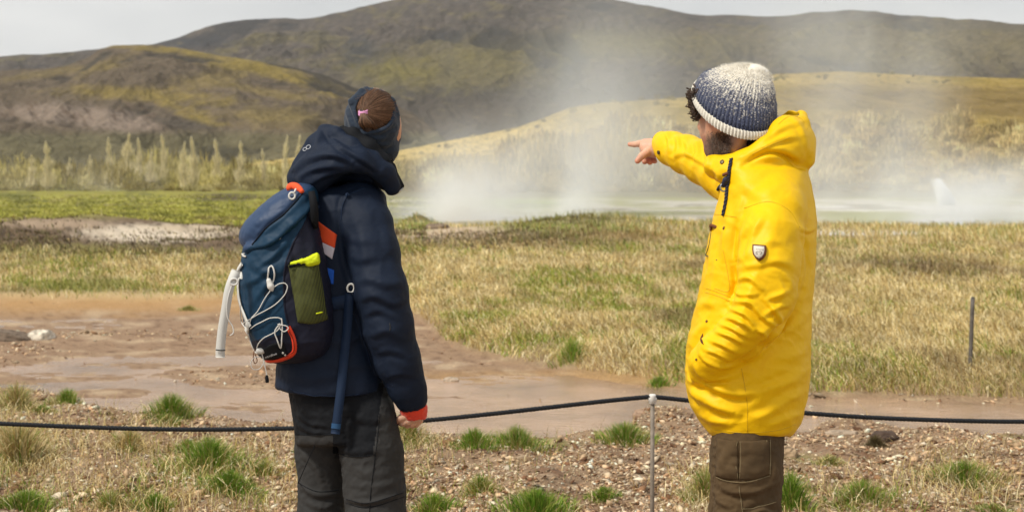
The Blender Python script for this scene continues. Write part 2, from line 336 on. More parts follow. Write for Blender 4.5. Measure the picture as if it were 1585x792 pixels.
pal = np.array([s2l(*c) for c in [(226, 200, 166), (212, 180, 144), (186, 148, 114), (240, 222, 194), (150, 112, 82), (220, 188, 150), (202, 168, 132), (128, 92, 68), (230, 206, 174)]])
n = 190000
xs, yy, px, py = scatter_ground(n, -330, 1920, 600, 860)
u = xs/yy; keep = (yy < np.interp(u, _us, _cy)+0.25) & (yy > 5.4)
dn = fbm(xs*1.6, yy*1.6, o=3, seed=71); keep &= (rng.uniform(0, 1, n) < 0.72+1.6*dn)
xs, yy = xs[keep], yy[keep]; n = len(xs)
chips(n, xs, yy, np.clip(rng.lognormal(math.log(0.0060), 0.58, n), 0.0028, 0.040), pal, 'gravel')
# pebbles on the bars of the stream
n = 26000; xs, yy, px, py = scatter_ground(n, -300, 1900, 470, 650, -0.25)
dens = blob(px, py, 200, 522, 260, 8, 0.8)+blob(px, py, 390, 583, 90, 10, .8)+blob(px, py, 1330, 628, 200, 12, .8)*.7+blob(px, py, 20, 545, 60, 12, .8)+blob(px, py, 700, 520, 80, 30, .8)*.12+0.02
keep = rng.uniform(0, 1, n) < dens; xs, yy = xs[keep], yy[keep]; n = len(xs)
chips(n, xs, yy, np.clip(rng.lognormal(math.log(0.012), 0.5, n), 0.005, 0.05), pal[:7], 'pebbles')

# ================================================================ grass
GR = np.array([s2l(*c) for c in [(98, 142, 38), (122, 160, 48), (76, 118, 32), (142, 168, 62), (160, 168, 78)]])
ST = np.array([s2l(*c) for c in [(230, 208, 150), (216, 192, 130), (196, 168, 108), (240, 224, 178), (170, 140, 90)]])
OL = np.array([s2l(*c) for c in [(150, 148, 62), (130, 135, 50), (165, 158, 78)]])
def blades(base, length, lean, azim, width, col, seg=3, curl=1.0):
    n = len(base); t = np.linspace(0, 1, seg+1)
    d = np.stack([np.cos(azim), np.sin(azim)], -1); k = t[None]**1.6*lean[:, None]*curl
    hx = length[:, None]*np.where(lean[:, None] > 0, np.sin(np.clip(k, 0, 2.2))*0.9, 0)*t[None]
    hz = length[:, None]*t[None]*np.cos(np.clip(k*0.75, 0, 2.2))
    cpt = np.stack([base[:, None, 0]+hx*d[:, None, 0], base[:, None, 1]+hx*d[:, None, 1], base[:, None, 2]+hz], -1)
    wa = rng.uniform(-0.9, 0.9, n); sd = np.stack([np.cos(wa), np.sin(wa), np.zeros(n)], -1)
    hw = width[:, None]*np.array([0.5]+[0.5*(1-0.55*q) for q in t[1:-1]])[None]
    Lf = cpt[:, :-1]-sd[:, None]*hw[..., None]; Rt = cpt[:, :-1]+sd[:, None]*hw[..., None]
    V = np.concatenate([np.stack([Lf, Rt], 2).reshape(n, -1, 3), cpt[:, -1:]], 1); m = V.shape[1]
    q = np.array([[2*i, 2*i+1, 2*i+3, 2*i+2] for i in range(seg-1)]); tr = np.array([[2*(seg-1), 2*(seg-1)+1, m-1]])
    o = m*np.arange(n)[:, None, None]
    c = np.repeat(col[:, None], m, 1)
    return V.reshape(-1, 3), [(q[None]+o).reshape(-1, 4), (tr[None]+o).reshape(-1, 3)], c.reshape(-1, 3)
grass_mat = mat('grass', vcol=True, rough=0.75, spec=0.15, trans=0.0)
def meadow(n, px0, px1, py0, py1, z, ln, wd, dens, colf, name, lean=(0.5, 0.4)):
    xs, yy, px, py = scatter_ground(n, px0, px1, py0, py1, z)
    keep = rng.uniform(0, 1, n) < dens(px, py, xs, yy); xs, yy, px, py = xs[keep], yy[keep], px[keep], py[keep]; n = len(xs)
    Zb, a_, b_ = ground(xs, yy); k = b_ > 0.25; xs, yy, px, py, Zb = xs[k], yy[k], px[k], py[k], Zb[k]; n = len(xs)
    tuft = fbm(xs*1.3, yy*1.1, o=3, seed=81)*1.5
    L = ln(yy)*(0.75+0.9*np.clip(tuft+0.25, 0, 1))*rng.uniform(0.6, 1.3, n)
    az = 3.0*fbm(xs*0.8, yy*0.8, o=2, seed=82)+rng.normal(0, 1.3, n)+2.6
    V, Fc, Cc = blades(np.stack([xs, yy, Zb-0.01], -1), L, np.abs(rng.normal(*lean, n)), az, wd(yy)*rng.uniform(.7, 1.3, n), colf(px, py, xs, yy, n))
    return mkobj(name, V, Fc, grass_mat, kind='stuff', col=Cc)
def mcol(px, py, xs, yy, n):
    a = fbm(xs*0.33, yy*0.22, o=3, seed=91); b = fbm(xs*1.5, yy*1.0, o=2, seed=92); r = rng.uniform(0, 1, n)
    gf = ss(-0.10, 0.20, a*0.7+b*0.7)*(1-.45*ss(1150, 1300, px)); c = ST[rng.integers(0, 5, n)]
    g = (r < gf*0.78); c[g] = OL[rng.integers(0, 3, n)][g]; g2 = (r < gf*0.2); c[g2] = GR[rng.integers(0, 5, n)][g2]
    br = blob(px, py, 1400, 412, 110, 13, .7)+blob(px, py, 1530, 425, 90, 8, .7)+blob(px, py, 850, 375, 150, 10, .7)
    bb = fbm(xs*.5+9, yy*.3, o=4, seed=98); c = mixc(c, (0.25, 0.17, 0.09), ss(.08, .28, bb)*.6); c = mixc(c, (0.16, 0.10, 0.055), br*0.75*rng.uniform(0.3, 1, n)); c = mixc(c, (0.22, 0.23, 0.05), blob(px, py, 130, 440, 90, 9, .6)*.7)
    c = mixc(c, (0.20, 0.22, 0.05), blob(px, py, 890, 352, 120, 12, .5)*.7)
    return c*rng.uniform(0.72, 1.12, (n, 1))*(1+.55*np.clip(fbm(xs*2.2, yy*1.3, o=2, seed=97), -.5, .4))[:, None]  # patchy tone; dark and brown patches paint in shadows between the grass clumps
def mdens(px, py, xs, yy):
    d = np.ones_like(px)
    d *= 1-0.97*blob(px, py, 235, 361, 110, 13, .5); d *= 1-0.85*blob(px, py, 130, 366, 330, 25, .4)*ss(620, 560, px); d *= 1-0.92*blob(px, py, 700, 364, 140, 16, .5)
    d *= 1-ss(620, 560, px)*ss(404, 388, py)*.98; d *= 0.55+0.9*np.clip(fbm(xs*1.2, yy*1.2, o=2, seed=95)+.2, 0, 1); d *= 1-0.9*ss(438, 452, py)*ss(600, 540, px)
    return d
meadow(300000, -250, 1850, 372, 600, -0.1, lambda y: 0.095+0.0022*y, lambda y: 0.0024+0.00034*y, mdens, mcol, 'meadow_grass', (1.25, 0.6))
meadow(36000, -250, 1850, 338, 376, -0.1, lambda y: 0.20+0*y, lambda y: 0.00045*y, mdens, mcol, 'far_meadow_grass', (0.6, 0.4))
def fcol(px, py, xs, yy, n):
    q = fbm(px/60, py/9, o=4, seed=53)+.5*fbm(xs*.2, yy*.1, o=3, seed=113); c = np.array([(.40, .38, .07), (.33, .33, .06), (.46, .42, .10), (.28, .28, .06)])[rng.integers(0, 4, n)]
    c = mixc(c, (.15, .15, .04), ss(-.02, .22, q)*.85); c = mixc(c, (.20, .14, .07), ss(.1, .3, -q)*.5); return c*rng.uniform(.7, 1.2, (n, 1))
meadow(52000, -300, 660, 300, 346, -.35, lambda y: 0.11+0*y, lambda y: 0.0011*y, lambda px, py, xs, yy: .25+1.3*np.clip(fbm(xs*.2, yy*.12, o=3, seed=114)+.25, 0, 1), fcol, 'moss_field_grass', (0.9, 0.4))
def hcol(px, py, xs, yy, n):
    c = np.array([(.10, .07, .04), (.16, .11, .06), (.07, .05, .03), (.20, .15, .07), (.13, .13, .04)])[rng.integers(0, 5, n)]
    return c*rng.uniform(.6, 1.4, (n, 1))
meadow(42000, -250, 660, 338, 402, -0.1, lambda y: 0.10+0*y, lambda y: 0.0007*y, lambda px, py, xs, yy: (1-blob(px, py, 235, 361, 110, 10, .4))*(.15+1.6*np.clip(fbm(xs*.5, yy*.25, o=3, seed=111)+.1, 0, 1)), hcol, 'heath', (0.9, 0.4))
meadow(30000, 640, 1100, 346, 392, -0.1, lambda y: 0.08+0*y, lambda y: 0.0006*y, lambda px, py, xs, yy: (blob(px, py, 760, 376, 180, 10, .6)+blob(px, py, 850, 366, 70, 9, .5))*(.2+1.6*np.clip(fbm(xs*.5, yy*.25, o=3, seed=112)+.1, 0, 1)), hcol, 'heath', (0.9, 0.4))
# thin dry litter straw lying over the bank
n = 22000; xs, yy, px, py = scatter_ground(n, -320, 1900, 610, 850)
dn = blob(px, py, 30, 690, 110, 60, .6)+blob(px, py, 300, 740, 240, 60, .7)*.8+blob(px, py, 1500, 740, 90, 40, .7)+blob(px, py, 1090, 760, 60, 40, .6)*.8+blob(px, py, 640, 690, 50, 40, .6)*.8+blob(px, py, 1320, 770, 120, 30, .7)*.5+blob(px, py, 210, 660, 70, 40, .7)*.5+0.05
k = (rng.uniform(0, 1, n) < dn) & (yy < np.interp(xs/yy, _us, _cy)); xs, yy = xs[k], yy[k]; n = len(xs)
V, Fc, Cc = blades(np.stack([xs, yy, gz(xs, yy)+0.004], -1), rng.uniform(.05, .16, n), rng.uniform(1.1, 2.0, n), rng.uniform(0, 6.28, n), rng.uniform(.002, .0038, n), ST[rng.integers(0, 5, n)]*rng.uniform(.6, 1.1, (n, 1)))
mkobj('dry_grass_litter', V, Fc, grass_mat, kind='stuff', col=Cc)
# short mixed grass spreading between the tufts
n = 60000; xs, yy, px, py = scatter_ground(n, -320, 1900, 600, 850)
dn = blob(px, py, 10, 690, 90, 70, .6)*.8+blob(px, py, 310, 748, 130, 46, .6)+blob(px, py, 170, 790, 130, 26, .6)*.9+blob(px, py, 220, 650, 60, 30, .6)*.5+blob(px, py, 780, 700, 90, 26, .7)*.45+blob(px, py, 640, 700, 26, 50, .5)*.7
dn = dn+blob(px, py, 1330, 785, 120, 22, .7)*.7+blob(px, py, 1490, 755, 80, 34, .6)*.5+blob(px, py, 1095, 775, 30, 40, .6)*.8+blob(px, py, 30, 615, 60, 16, .6)*.5+blob(px, py, 720, 770, 120, 26, .7)*.3+blob(px, py, -200, 700, 150, 120, .5)*.7+blob(px, py, 1750, 720, 120, 90, .5)*.6
k = (rng.uniform(0, 1, n) < dn*(.45+1.6*fbm(xs*4, yy*4, o=3, seed=99))) & (yy < np.interp(xs/yy, _us, _cy)); xs, yy = xs[k], yy[k]; n = len(xs)
gm = ss(-.08, .15, fbm(xs*3.2, yy*3.2, o=3, seed=101)+.04); isg = rng.uniform(0, 1, n) < gm*.95
cg = np.where(isg[:, None], np.where(rng.uniform(0, 1, (n, 1)) < .5, GR[rng.integers(0, 5, n)], OL[rng.integers(0, 3, n)]), ST[rng.integers(0, 5, n)])*rng.uniform(.6, 1.1, (n, 1))
V, Fc, Cc = blades(np.stack([xs, yy, gz(xs, yy)-0.003], -1), rng.uniform(.03, .085, n)*(1+.6*isg), np.abs(rng.normal(1.0, .5, n)), rng.uniform(0, 6.28, n), rng.uniform(.0018, .0035, n), cg)
mkobj('bank_grass', V, Fc, grass_mat, kind='stuff', col=Cc)
# single tufts on the bank, each a plant of its own: px, py of the base centre, half width px, height px, green share, label
TUFTS = [
 (100, 612, 30, 20, .85, 'small green grass tuft on the left bank edge by the water'),
 (262, 632, 40, 34, .85, 'green grass tuft on the crest left of the backpack with pale stalks'),
 (60, 638, 18, 12, .8, 'low green tuft just above the rope near the left edge'),
 (255, 652, 26, 16, .6, 'small green tuft touching the rope below the crest tuft'),
 (20, 630, 34, 36, .25, 'olive grass clump at the left edge above the rope'),
 (22, 715, 50, 62, .12, 'large drooping straw grass clump at the left edge below the rope'),
 (320, 736, 66, 46, .85, 'bright green grass clump in the left foreground'),
 (350, 766, 46, 30, 1.0, 'dense dark green tuft in front of the bright clump at lower left'),
 (285, 702, 26, 20, .85, 'small bright tuft behind the lower left clump'),
 (405, 738, 18, 22, .5, 'thin olive tuft between the lower left clump and the grey trousers'),
 (30, 790, 46, 30, .85, 'green tuft in the lower left corner'),
 (235, 792, 30, 26, .9, 'green tuft at the bottom edge left of the woman'),
 (165, 790, 34, 26, .35, 'straw and olive tuft at the bottom edge near the left corner'),
 (630, 690, 26, 44, .45, 'yellow green grass beside the hand on the rope'),
 (670, 786, 36, 30, .9, 'green tuft at the bottom edge right of the grey trousers'),
 (735, 702, 32, 30, .9, 'green tuft on the slope between the two people, left one'),
 (742, 762, 26, 26, .6, 'dull green tuft low on the slope above the big clump'),
 (800, 692, 58, 30, .7, 'wide straw and green tuft on the slope in the middle'),
 (832, 790, 56, 40, 1.0, 'big dark green grass clump at the bottom centre'),
 (935, 772, 24, 20, .85, 'small green tuft right of the big bottom clump'),
 (968, 682, 42, 30, .8, 'green tuft drooping to the right just left of the rope pin'),
 (1230, 790, 30, 54, 1.0, 'tall lush green grass right behind the brown trousers'),
 (1340, 782, 48, 32, .7, 'green tuft spreading at the bottom right of the man'),
 (1500, 748, 56, 34, .65, 'wide tuft with green top and drooping straw skirt at right'),
 (1550, 794, 40, 18, .5, 'olive tuft in the lower right corner'),
 (1095, 770, 30, 46, .45, 'yellow green tuft left of the brown trousers'),
 (1360, 690, 14, 16, .0, 'dark dead tuft on the gravel right of the yellow jacket'),
 (1022, 568, 26, 16, .9, 'green tuft on the far shore of the stream'),
 (290, 464, 18, 9, .5, 'small dark tuft standing alone on the far mud flat'),
 (885, 545, 36, 34, .75, 'green grass clump on the meadow edge across the stream'),
 (195, 700, 30, 34, .15, 'drooping straw tuft below the rope left of the backpack'),
 (1290, 720, 22, 16, .4, 'thin faded tuft on the gravel below the rope at right'),
]
for i, (px, py, hw, hh, gs, lab) in enumerate(TUFTS):
    far = py < 580
    if not far: hw, hh = hw*1.2, hh*1.15
    y0 = float(yplane(px, py, -0.1 if far else 0.0)); y0 = y0 if far else min(y0, float(np.interp((px-792.5)/F, _us, _cy))-.13); x0 = (px-792.5)/F*y0; s = y0/F
    n = int((1900 if hw > 46 else 1000)*(0.7 if far else 1)); r = np.abs(rng.standard_t(3, n))*.42; th = rng.uniform(0, 6.28, n)
    r = np.clip(r*(1+.45*np.sin(th*3+i)+.3*np.sin(th*5+2*i)), 0, 1.25)
    bx = x0+r*np.cos(th)*hw*s*0.8; by = y0+r*np.sin(th)*hw*s*0.6
    ln = hh*s*.92*rng.uniform(.45, 1.2, n)*(1.08-0.36*np.clip(r, 0, 1.8))
    lean = np.clip(0.15+0.85*r+rng.normal(0, .25, n), 0, 1.8); isg = rng.uniform(0, 1, n) < gs*(1-.25*np.clip(r, 0, 1.5)/1.5)
    c = np.where(isg[:, None], GR[rng.integers(0, 5, n)], ST[rng.integers(0, 5, n)])*rng.uniform(.6, 1.15, (n, 1))
    if 'dark dead' in lab: c *= 0.25
    lean = np.where(isg, lean*.8, lean*1.4)
    V, Fc, Cc = blades(np.stack([bx, by, gz(bx, by)-0.005], -1), ln, lean, th+rng.normal(0, .5, n), rng.uniform(.002, .0042, n)*(1.3 if far else 1), c)
    mkobj('grass_tuft', V, Fc, grass_mat, label=lab, cat='grass tuft', group='grass tufts beside the stream', col=Cc, loc=(x0, y0, float(gz(x0, y0))))

# ================================================================ single rocks
def rock(name, px, py, w_, h_, dz, colr, label, seed, z=0.0, flat=1.0, tilt=0.0):
    y0 = yplane(px, py, z); s = y0/F; x0 = (px-792.5)/F*y0
    nu, nv = 26, 36; a = np.linspace(-math.pi/2, math.pi/2, nu)[:, None]; b = np.linspace(0, 2*math.pi, nv, endpoint=False)[None]
    D = np.stack([np.cos(a)*np.cos(b), np.cos(a)*np.sin(b), np.sin(a)+0*b], -1)
    q = np.sign(D)*np.abs(D)**0.75
    r = 1+0.35*fbm(D[..., 0]*1.3+seed, D[..., 1]*1.3, D[..., 2]*1.3, o=4, seed=seed)+0.12*np.round(3*vnoise(D[..., 0]*2+seed, D[..., 1]*2, D[..., 2]*2))/3
    V = q*r[..., None]*np.array([w_*s, dz, h_*s*1.3])
    V[..., 2] += tilt*V[..., 0]
    V[..., 2] = np.maximum(V[..., 2], -0.05)
    z0 = float(gz(x0, y0)); V = V+np.array([x0, y0, z0])
    cc = np.ones(V.shape)*np.array(colr); nn = fbm(D[..., 0]*3, D[..., 1]*3, D[..., 2]*3, o=3, seed=seed+4)
    cc = mixc(cc, np.array(colr)*0.35, ss(0.05, 0.3, nn))
    m = bpy.data.materials.get('rock') or mat('rock', vcol=True, rough=0.9, spec=.2, bumps=[('noise', 40, .8, .02)], var=(25, .3))
    return mkobj(name, V.reshape(-1, 3), [gridfaces(nu, nv, True)], m, label=label, cat='rock', col=cc.reshape(-1, 3), loc=(x0, y0, z0))
rock('rock', 60, 527, 20, 10, .12, (.72, .64, .52), 'pale whitish rock on the mud flat near the left edge', 3, -.24)
rock('rock', 6, 528, 42, 11, .16, (.20, .15, .11), 'flat dark slab with a pale rim at the left edge of the stream', 5, -.24, tilt=-.12)
rock('rock', 676, 353, 20, 5, .5, (.22, .16, .11), 'low brown rock on the green mound behind the woman\'s shoulder', 8, -.1)
rock('rock', 1222, 705, 16, 10, .07, (.40, .28, .17), 'flat tan stone on the gravel beside the brown trousers', 11)
rock('rock', 1308, 668, 26, 4, .05, (.42, .32, .23), 'thin pale slab lying on the gravel below the rope at right', 13)
rock('rock', 1375, 678, 20, 9, .06, (.09, .06, .045), 'dark hollow stone on the gravel by the dead tuft', 15)
rock('rock', 1005, 634, 24, 7, .10, (.36, .24, .16), 'brown clod on the bank edge beside the rope pin', 17, -.02)
rock('rock', 697, 585, 12, 5, .05, (.5, .4, .3), 'small tan stone lying in the stream near the woman\'s sleeve', 21, -.24)

# ================================================================ hills
def hill(name, ridge, Y0, Y1, Y2, prof, amp, wl, seed, colf, z0=0.0, px0=-1400, px1=3000, nx=760, ny=200):
    pxs = np.concatenate([np.linspace(px0, -160, 60)[:-1], np.linspace(-160, 1740, nx), np.linspace(1740, px1, 60)[1:]]); nx = len(pxs)
    ts = np.concatenate([np.linspace(0, 1, int(ny*.85)), 1+np.linspace(0.03, 1, int(ny*.15))])
    T = np.repeat(ts[:, None], nx, 1); PX = np.repeat(pxs[None], len(ts), 0)
    Yd = np.where(T <= 1, Y0+(Y1-Y0)*T, Y1+(Y2-Y1)*(T-1)); Xw = (PX-792.5)/F*Yd
    Hr = (270-interp(pxs, ridge))/F*Y1+CH-z0
    up = np.where(T <= 1, prof(np.clip(T, 0, 1)), np.maximum(1-0.8*(T-1), 0))
    wx = Xw/wl+.5*fbm(Xw/wl/1.7, Yd/wl/1.7, o=2, seed=seed+1); wy = Yd/wl*.55+.5*fbm(Xw/wl/1.7, Yd/wl/1.7, o=2, seed=seed+2)
    g1 = fbm(wx, wy, o=6, seed=seed, ridge=True, gain=.52)-.5; g2 = fbm(wx*.4, wy*.4, o=3, seed=seed+9)
    soft = ss(0, .12, T)*ss(1.0, .62, T)*(T <= 1)
    Hh = z0+Hr[None]*up+amp*(g1+.8*g2)*soft+(amp*.12*fbm(wx*3, wy*3, o=3, seed=seed+5))*(T > .93)*np.clip(Hr[None]/20, 0, 1)
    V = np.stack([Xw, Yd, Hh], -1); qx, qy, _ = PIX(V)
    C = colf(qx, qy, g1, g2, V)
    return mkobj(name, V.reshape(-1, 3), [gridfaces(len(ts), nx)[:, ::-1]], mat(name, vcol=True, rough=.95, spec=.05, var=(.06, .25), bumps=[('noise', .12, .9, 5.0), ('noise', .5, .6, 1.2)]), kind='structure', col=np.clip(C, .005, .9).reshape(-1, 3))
def col_far(px, py, g1, g2, V):
    C = np.ones(px.shape+(3,))*np.array([.105, .088, .075])
    a = fbm(px/95, py/26, o=5, seed=201); b = fbm(px/22+py/50, py/14, o=4, seed=202); c = fbm(px/26+py/30, py/22, o=4, seed=203, ridge=True)
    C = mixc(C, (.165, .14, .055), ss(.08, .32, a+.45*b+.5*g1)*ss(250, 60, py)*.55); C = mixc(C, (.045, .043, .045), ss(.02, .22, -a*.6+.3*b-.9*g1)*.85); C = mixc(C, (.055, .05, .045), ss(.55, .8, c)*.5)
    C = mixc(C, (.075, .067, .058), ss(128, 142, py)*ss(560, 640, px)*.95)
    C = mixc(C, (.04, .045, .055), blob(px, py, 560, 85, 26, 22, .7, nz=b)*.8+blob(px, py, 880, 100, 22, 40, .7, nz=b)*.8+blob(px, py, 300, 66, 60, 9, .6)*.7)
    C = mixc(C, (.17, .145, .045), blob(px, py, 720, 105, 130, 30, .8, nz=b*1.2)*.55+blob(px, py, 950, 70, 200, 20, .8, nz=a)*.5+blob(px, py, 600, 115, 60, 20, .8, nz=b)*.5)
    C = mixc(C, (.20, .17, .09), blob(px, py, 1450, 75, 260, 40, .7, nz=a)*.6)
    C = mixc(C, (.10, .075, .05), blob(px, py, 1050, 200, 500, 50, .5)*.5)
    C = C*(1+.5*np.clip(fbm(px/9+py/20, py/5, o=3, seed=205), -.6, .6))[..., None]; C = mixc(C, (.20, .165, .085), ss(.14, .36, fbm(px/30-py/18, py/6, o=4, seed=206))*.55)
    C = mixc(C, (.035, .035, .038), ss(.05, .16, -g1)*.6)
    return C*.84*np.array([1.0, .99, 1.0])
D = [(-2600, 140), (-900, 130), (-200, 105), (240, 72), (300, 52), (350, 38), (400, 33), (450, 31), (500, 28), (560, 15), (610, 3), (680, -14), (780, -22), (880, -12), (940, 1), (1000, 12), (1040, 20), (1080, 26), (1160, 27), (1240, 24), (1300, 19), (1350, 21), (1400, 26), (1500, 33), (1585, 40), (1900, 60), (3000, 90), (4500, 140)]
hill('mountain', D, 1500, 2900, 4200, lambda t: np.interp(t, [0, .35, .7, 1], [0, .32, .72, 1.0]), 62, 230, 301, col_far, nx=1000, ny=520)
def col_mid(px, py, g1, g2, V):
    C = np.ones(px.shape+(3,))*np.array([.125, .098, .072])
    a = fbm(px/70, py/16, o=5, seed=211); b = fbm(px/24+py/40, py/9, o=4, seed=212); s = fbm(px/16-py/20, py/24, o=4, seed=213)
    C = mixc(C, (.06, .05, .042), ss(.02, .22, -a*.5+.3*b-.8*g1)*.8)
    for (cx, cy_, rx, ry, rot, k) in [(230, 148, 95, 9, 4, .9), (270, 165, 45, 7, 18, .8), (310, 185, 30, 5, 15, .9), (370, 100, 110, 9, 14, .9), (450, 120, 60, 10, 14, .95), (330, 122, 60, 10, -12, .5), (430, 146, 60, 5, 10, .5), (500, 130, 60, 7, 20, .6),
                                      (90, 112, 80, 5, -8, .4), (420, 178, 60, 8, 0, .45), (250, 78, 120, 4, 5, .8), (360, 85, 90, 4, 10, .8), (170, 98, 50, 6, -20, .35), (440, 190, 60, 10, 0, .3)]:
        C = mixc(C, (.25, .19, .055), blob(px, py, cx, cy_, rx, ry, .8, rot, nz=b*1.3-1.6*g1+.15)*k*.8)
    C = mixc(C, (.23, .18, .145), blob(px, py, 110, 178, 110, 15, .5, 4, nz=s*.8)*.9+blob(px, py, 200, 192, 70, 14, .5, 8, nz=s)*.8); C = mixc(C, (.12, .085, .065), blob(px, py, 130, 175, 150, 20, .5)*ss(.0, .25, s)*.8)
    C = mixc(C, (.07, .06, .05), blob(px, py, 280, 192, 50, 8, .6, 8, nz=b)*.8)
    C = mixc(C, (.13, .115, .07), ss(198, 214, py+8*a))
    C = C*(1+.5*np.clip(fbm(px/8+py/20, py/4, o=3, seed=215), -.6, .6))[..., None]
    C = mixc(C, (.045, .042, .035), ss(.06, .16, -g1)*.6)
    return C*.92*np.array([1.0, .99, .96])
Cc_ = [(-2600, 150), (-900, 140), (-300, 120), (0, 112), (60, 107), (110, 103), (140, 92), (160, 78), (180, 73), (215, 71), (250, 73), (290, 78), (330, 86), (400, 96), (460, 106), (500, 116), (560, 140), (600, 160), (640, 176), (680, 205), (720, 262), (900, 275), (4500, 276)]
hill('hill', Cc_, 620, 1250, 2300, lambda t: np.interp(t, [0, .25, .5, .72, .9, 1], [0, .10, .40, .72, .93, 1.0]), 26, 110, 331, col_mid, nx=860, ny=420)
def col_near(px, py, g1, g2, V):
    C = np.ones(px.shape+(3,))*np.array([.34, .26, .11])
    a = fbm(px/60, py/12, o=5, seed=221); b = fbm(px/20, py/7, o=4, seed=222)
    C = mixc(C, (.24, .19, .075), ss(0, .25, a+.3*b)*.8); C = mixc(C, (.46, .37, .18), ss(.05, .3, -a+.4*b)*.6)
    C = mixc(C, (.19, .14, .08), blob(px, py, 1480, 160, 280, 26, .5, nz=a)*.8+blob(px, py, 1300, 140, 100, 14, .5, nz=b)*.5)
    C = mixc(C, (.36, .27, .12), blob(px, py, 1400, 200, 260, 8, .5, nz=a)*.8+blob(px, py, 1290, 120, 120, 8, .5, nz=b)*.8)
    C = mixc(C, (.56, .44, .22), blob(px, py, 700, 226, 110, 12, .5, -8, nz=b)*.9+blob(px, py, 800, 214, 80, 16, .5, -12, nz=b)*.9+blob(px, py, 560, 237, 150, 5, .5)*.9+blob(px, py, 420, 248, 80, 5, .5, -10)*.9)
    C = mixc(C, (.20, .15, .06), ss(.0, .2, fbm(px/7, py/4, o=3, seed=223))*.6)
    return C*np.array([.98, .93, .70])
B = [(-2600, 275), (0, 274), (200, 273), (300, 266), (350, 258), (440, 246), (520, 237), (620, 233), (690, 219), (760, 206), (800, 198), (840, 184), (880, 168), (930, 160), (1000, 156), (1080, 150), (1140, 132), (1200, 116), (1300, 112), (1400, 117), (1500, 121), (1585, 123), (2000, 118), (4500, 110)]
near_hill = hill('hillside', B, 230, 520, 900, lambda t: np.interp(t, [0, .3, .6, .85, 1], [0, .18, .52, .87, 1.0]), 2.2, 50, 351, col_near, z0=-.3)
# ================================================================ bare trees, thicket
bark = mat('bark', vcol=True, rough=.9, spec=.1)
def twigs(base, ln, lean, az, wd, col):
    return blades(base, ln, lean, az, wd, col, seg=2)
def poplar(px, top, basepy, d, sp, dens, label, colr, group):
    y0 = d; x0 = (px-792.5)/F*y0; z0 = CH-(basepy-270)/F*y0; h = (basepy-top)/F*y0
    root = empty('bare_tree', (x0, y0, z0), label, 'tree', group)
    A = Acc(); zt = np.linspace(-.3, h*0.96, 12)
    pts = np.stack([x0+0.12*np.sin(zt*.8+px)+.05*math.sin(px)*zt, y0+0*zt, z0+zt], -1); V, Fc = tube(pts, np.linspace(.15, .03, 12), 6); A.add(V, Fc)
    V, Fc = A.get(); mkobj('trunk', V, Fc, bark, root, col=np.broadcast_to(np.array((.62, .54, .36)), (len(V), 3)))
    n = dens; t = rng.uniform(0.02, 1, n)**1.25; r = sp/F*d*(1-t)**.55*rng.uniform(0.0, 1, n)*(.6+.6*np.sin(t*17+px))*(.55+.9*np.clip(vnoise(t*9+px, t*0)+.4, 0, 1)); a = rng.uniform(0, 6.28, n)
    base = np.stack([x0+r*np.cos(a)+.05*math.sin(px)*t*h*.9+.12*np.sin(t*h*.8+px), y0+r*np.sin(a), z0+t*h*0.90], -1)
    c = np.array(colr)*rng.uniform(.6, 1.3, (n, 1))*np.where(rng.uniform(0, 1, (n, 1)) < .2, 1.3, 1)
    V, Fc, Cc = twigs(base, h*(.05+.20*(1-t))*rng.uniform(.5, 1.2, n), rng.uniform(.1, .7, n), a, rng.uniform(.03, .06, n)*d/170, c)
    mkobj('crown', V, Fc, bark, root, col=Cc)
    return root
TR = [(75, 218, 14, 'first pale bare poplar from the left, broad and low'), (170, 212, 7, 'slim pale bare poplar left of the tall cluster'), (197, 205, 14, 'tallest broad bare poplar in the left cluster'),
      (218, 212, 7, 'slim bare poplar just right of the tallest broad one'), (256, 207, 6, 'bare poplar with a sharp tip standing alone against the dark slope'), (285, 218, 7, 'bare poplar, left one of the close pair in mid treeline'),
      (301, 210, 8, 'bare poplar, right and taller one of the close pair in mid treeline'), (338, 214, 7, 'bare poplar right of the close pair'), (375, 218, 6, 'thin bare poplar with a bright trunk left of the backpack lid'),
      (408, 230, 5, 'short thin bare poplar above the backpack lid'), (442, 208, 4, 'very thin bare poplar left of the hood'), (461, 207, 5, 'very thin bare poplar nearest the hood'),
      (140, 240, 9, 'low bushy bare poplar between the first and the slim one'), (236, 236, 8, 'low bushy bare poplar in the tall cluster'), (110, 244, 8, 'small bushy bare poplar near the left edge'), (50, 240, 8, 'small bushy bare poplar at the far left of the row')]
for i, (px, top, spw, lab) in enumerate(TR):
    poplar(px, top-3, 291, 150+4*(i*7 % 5), spw*(.8+.9*((i*37) % 11)/11), int(500+110*spw), lab, (.80, .70, .44), 'bare poplars above the thicket')
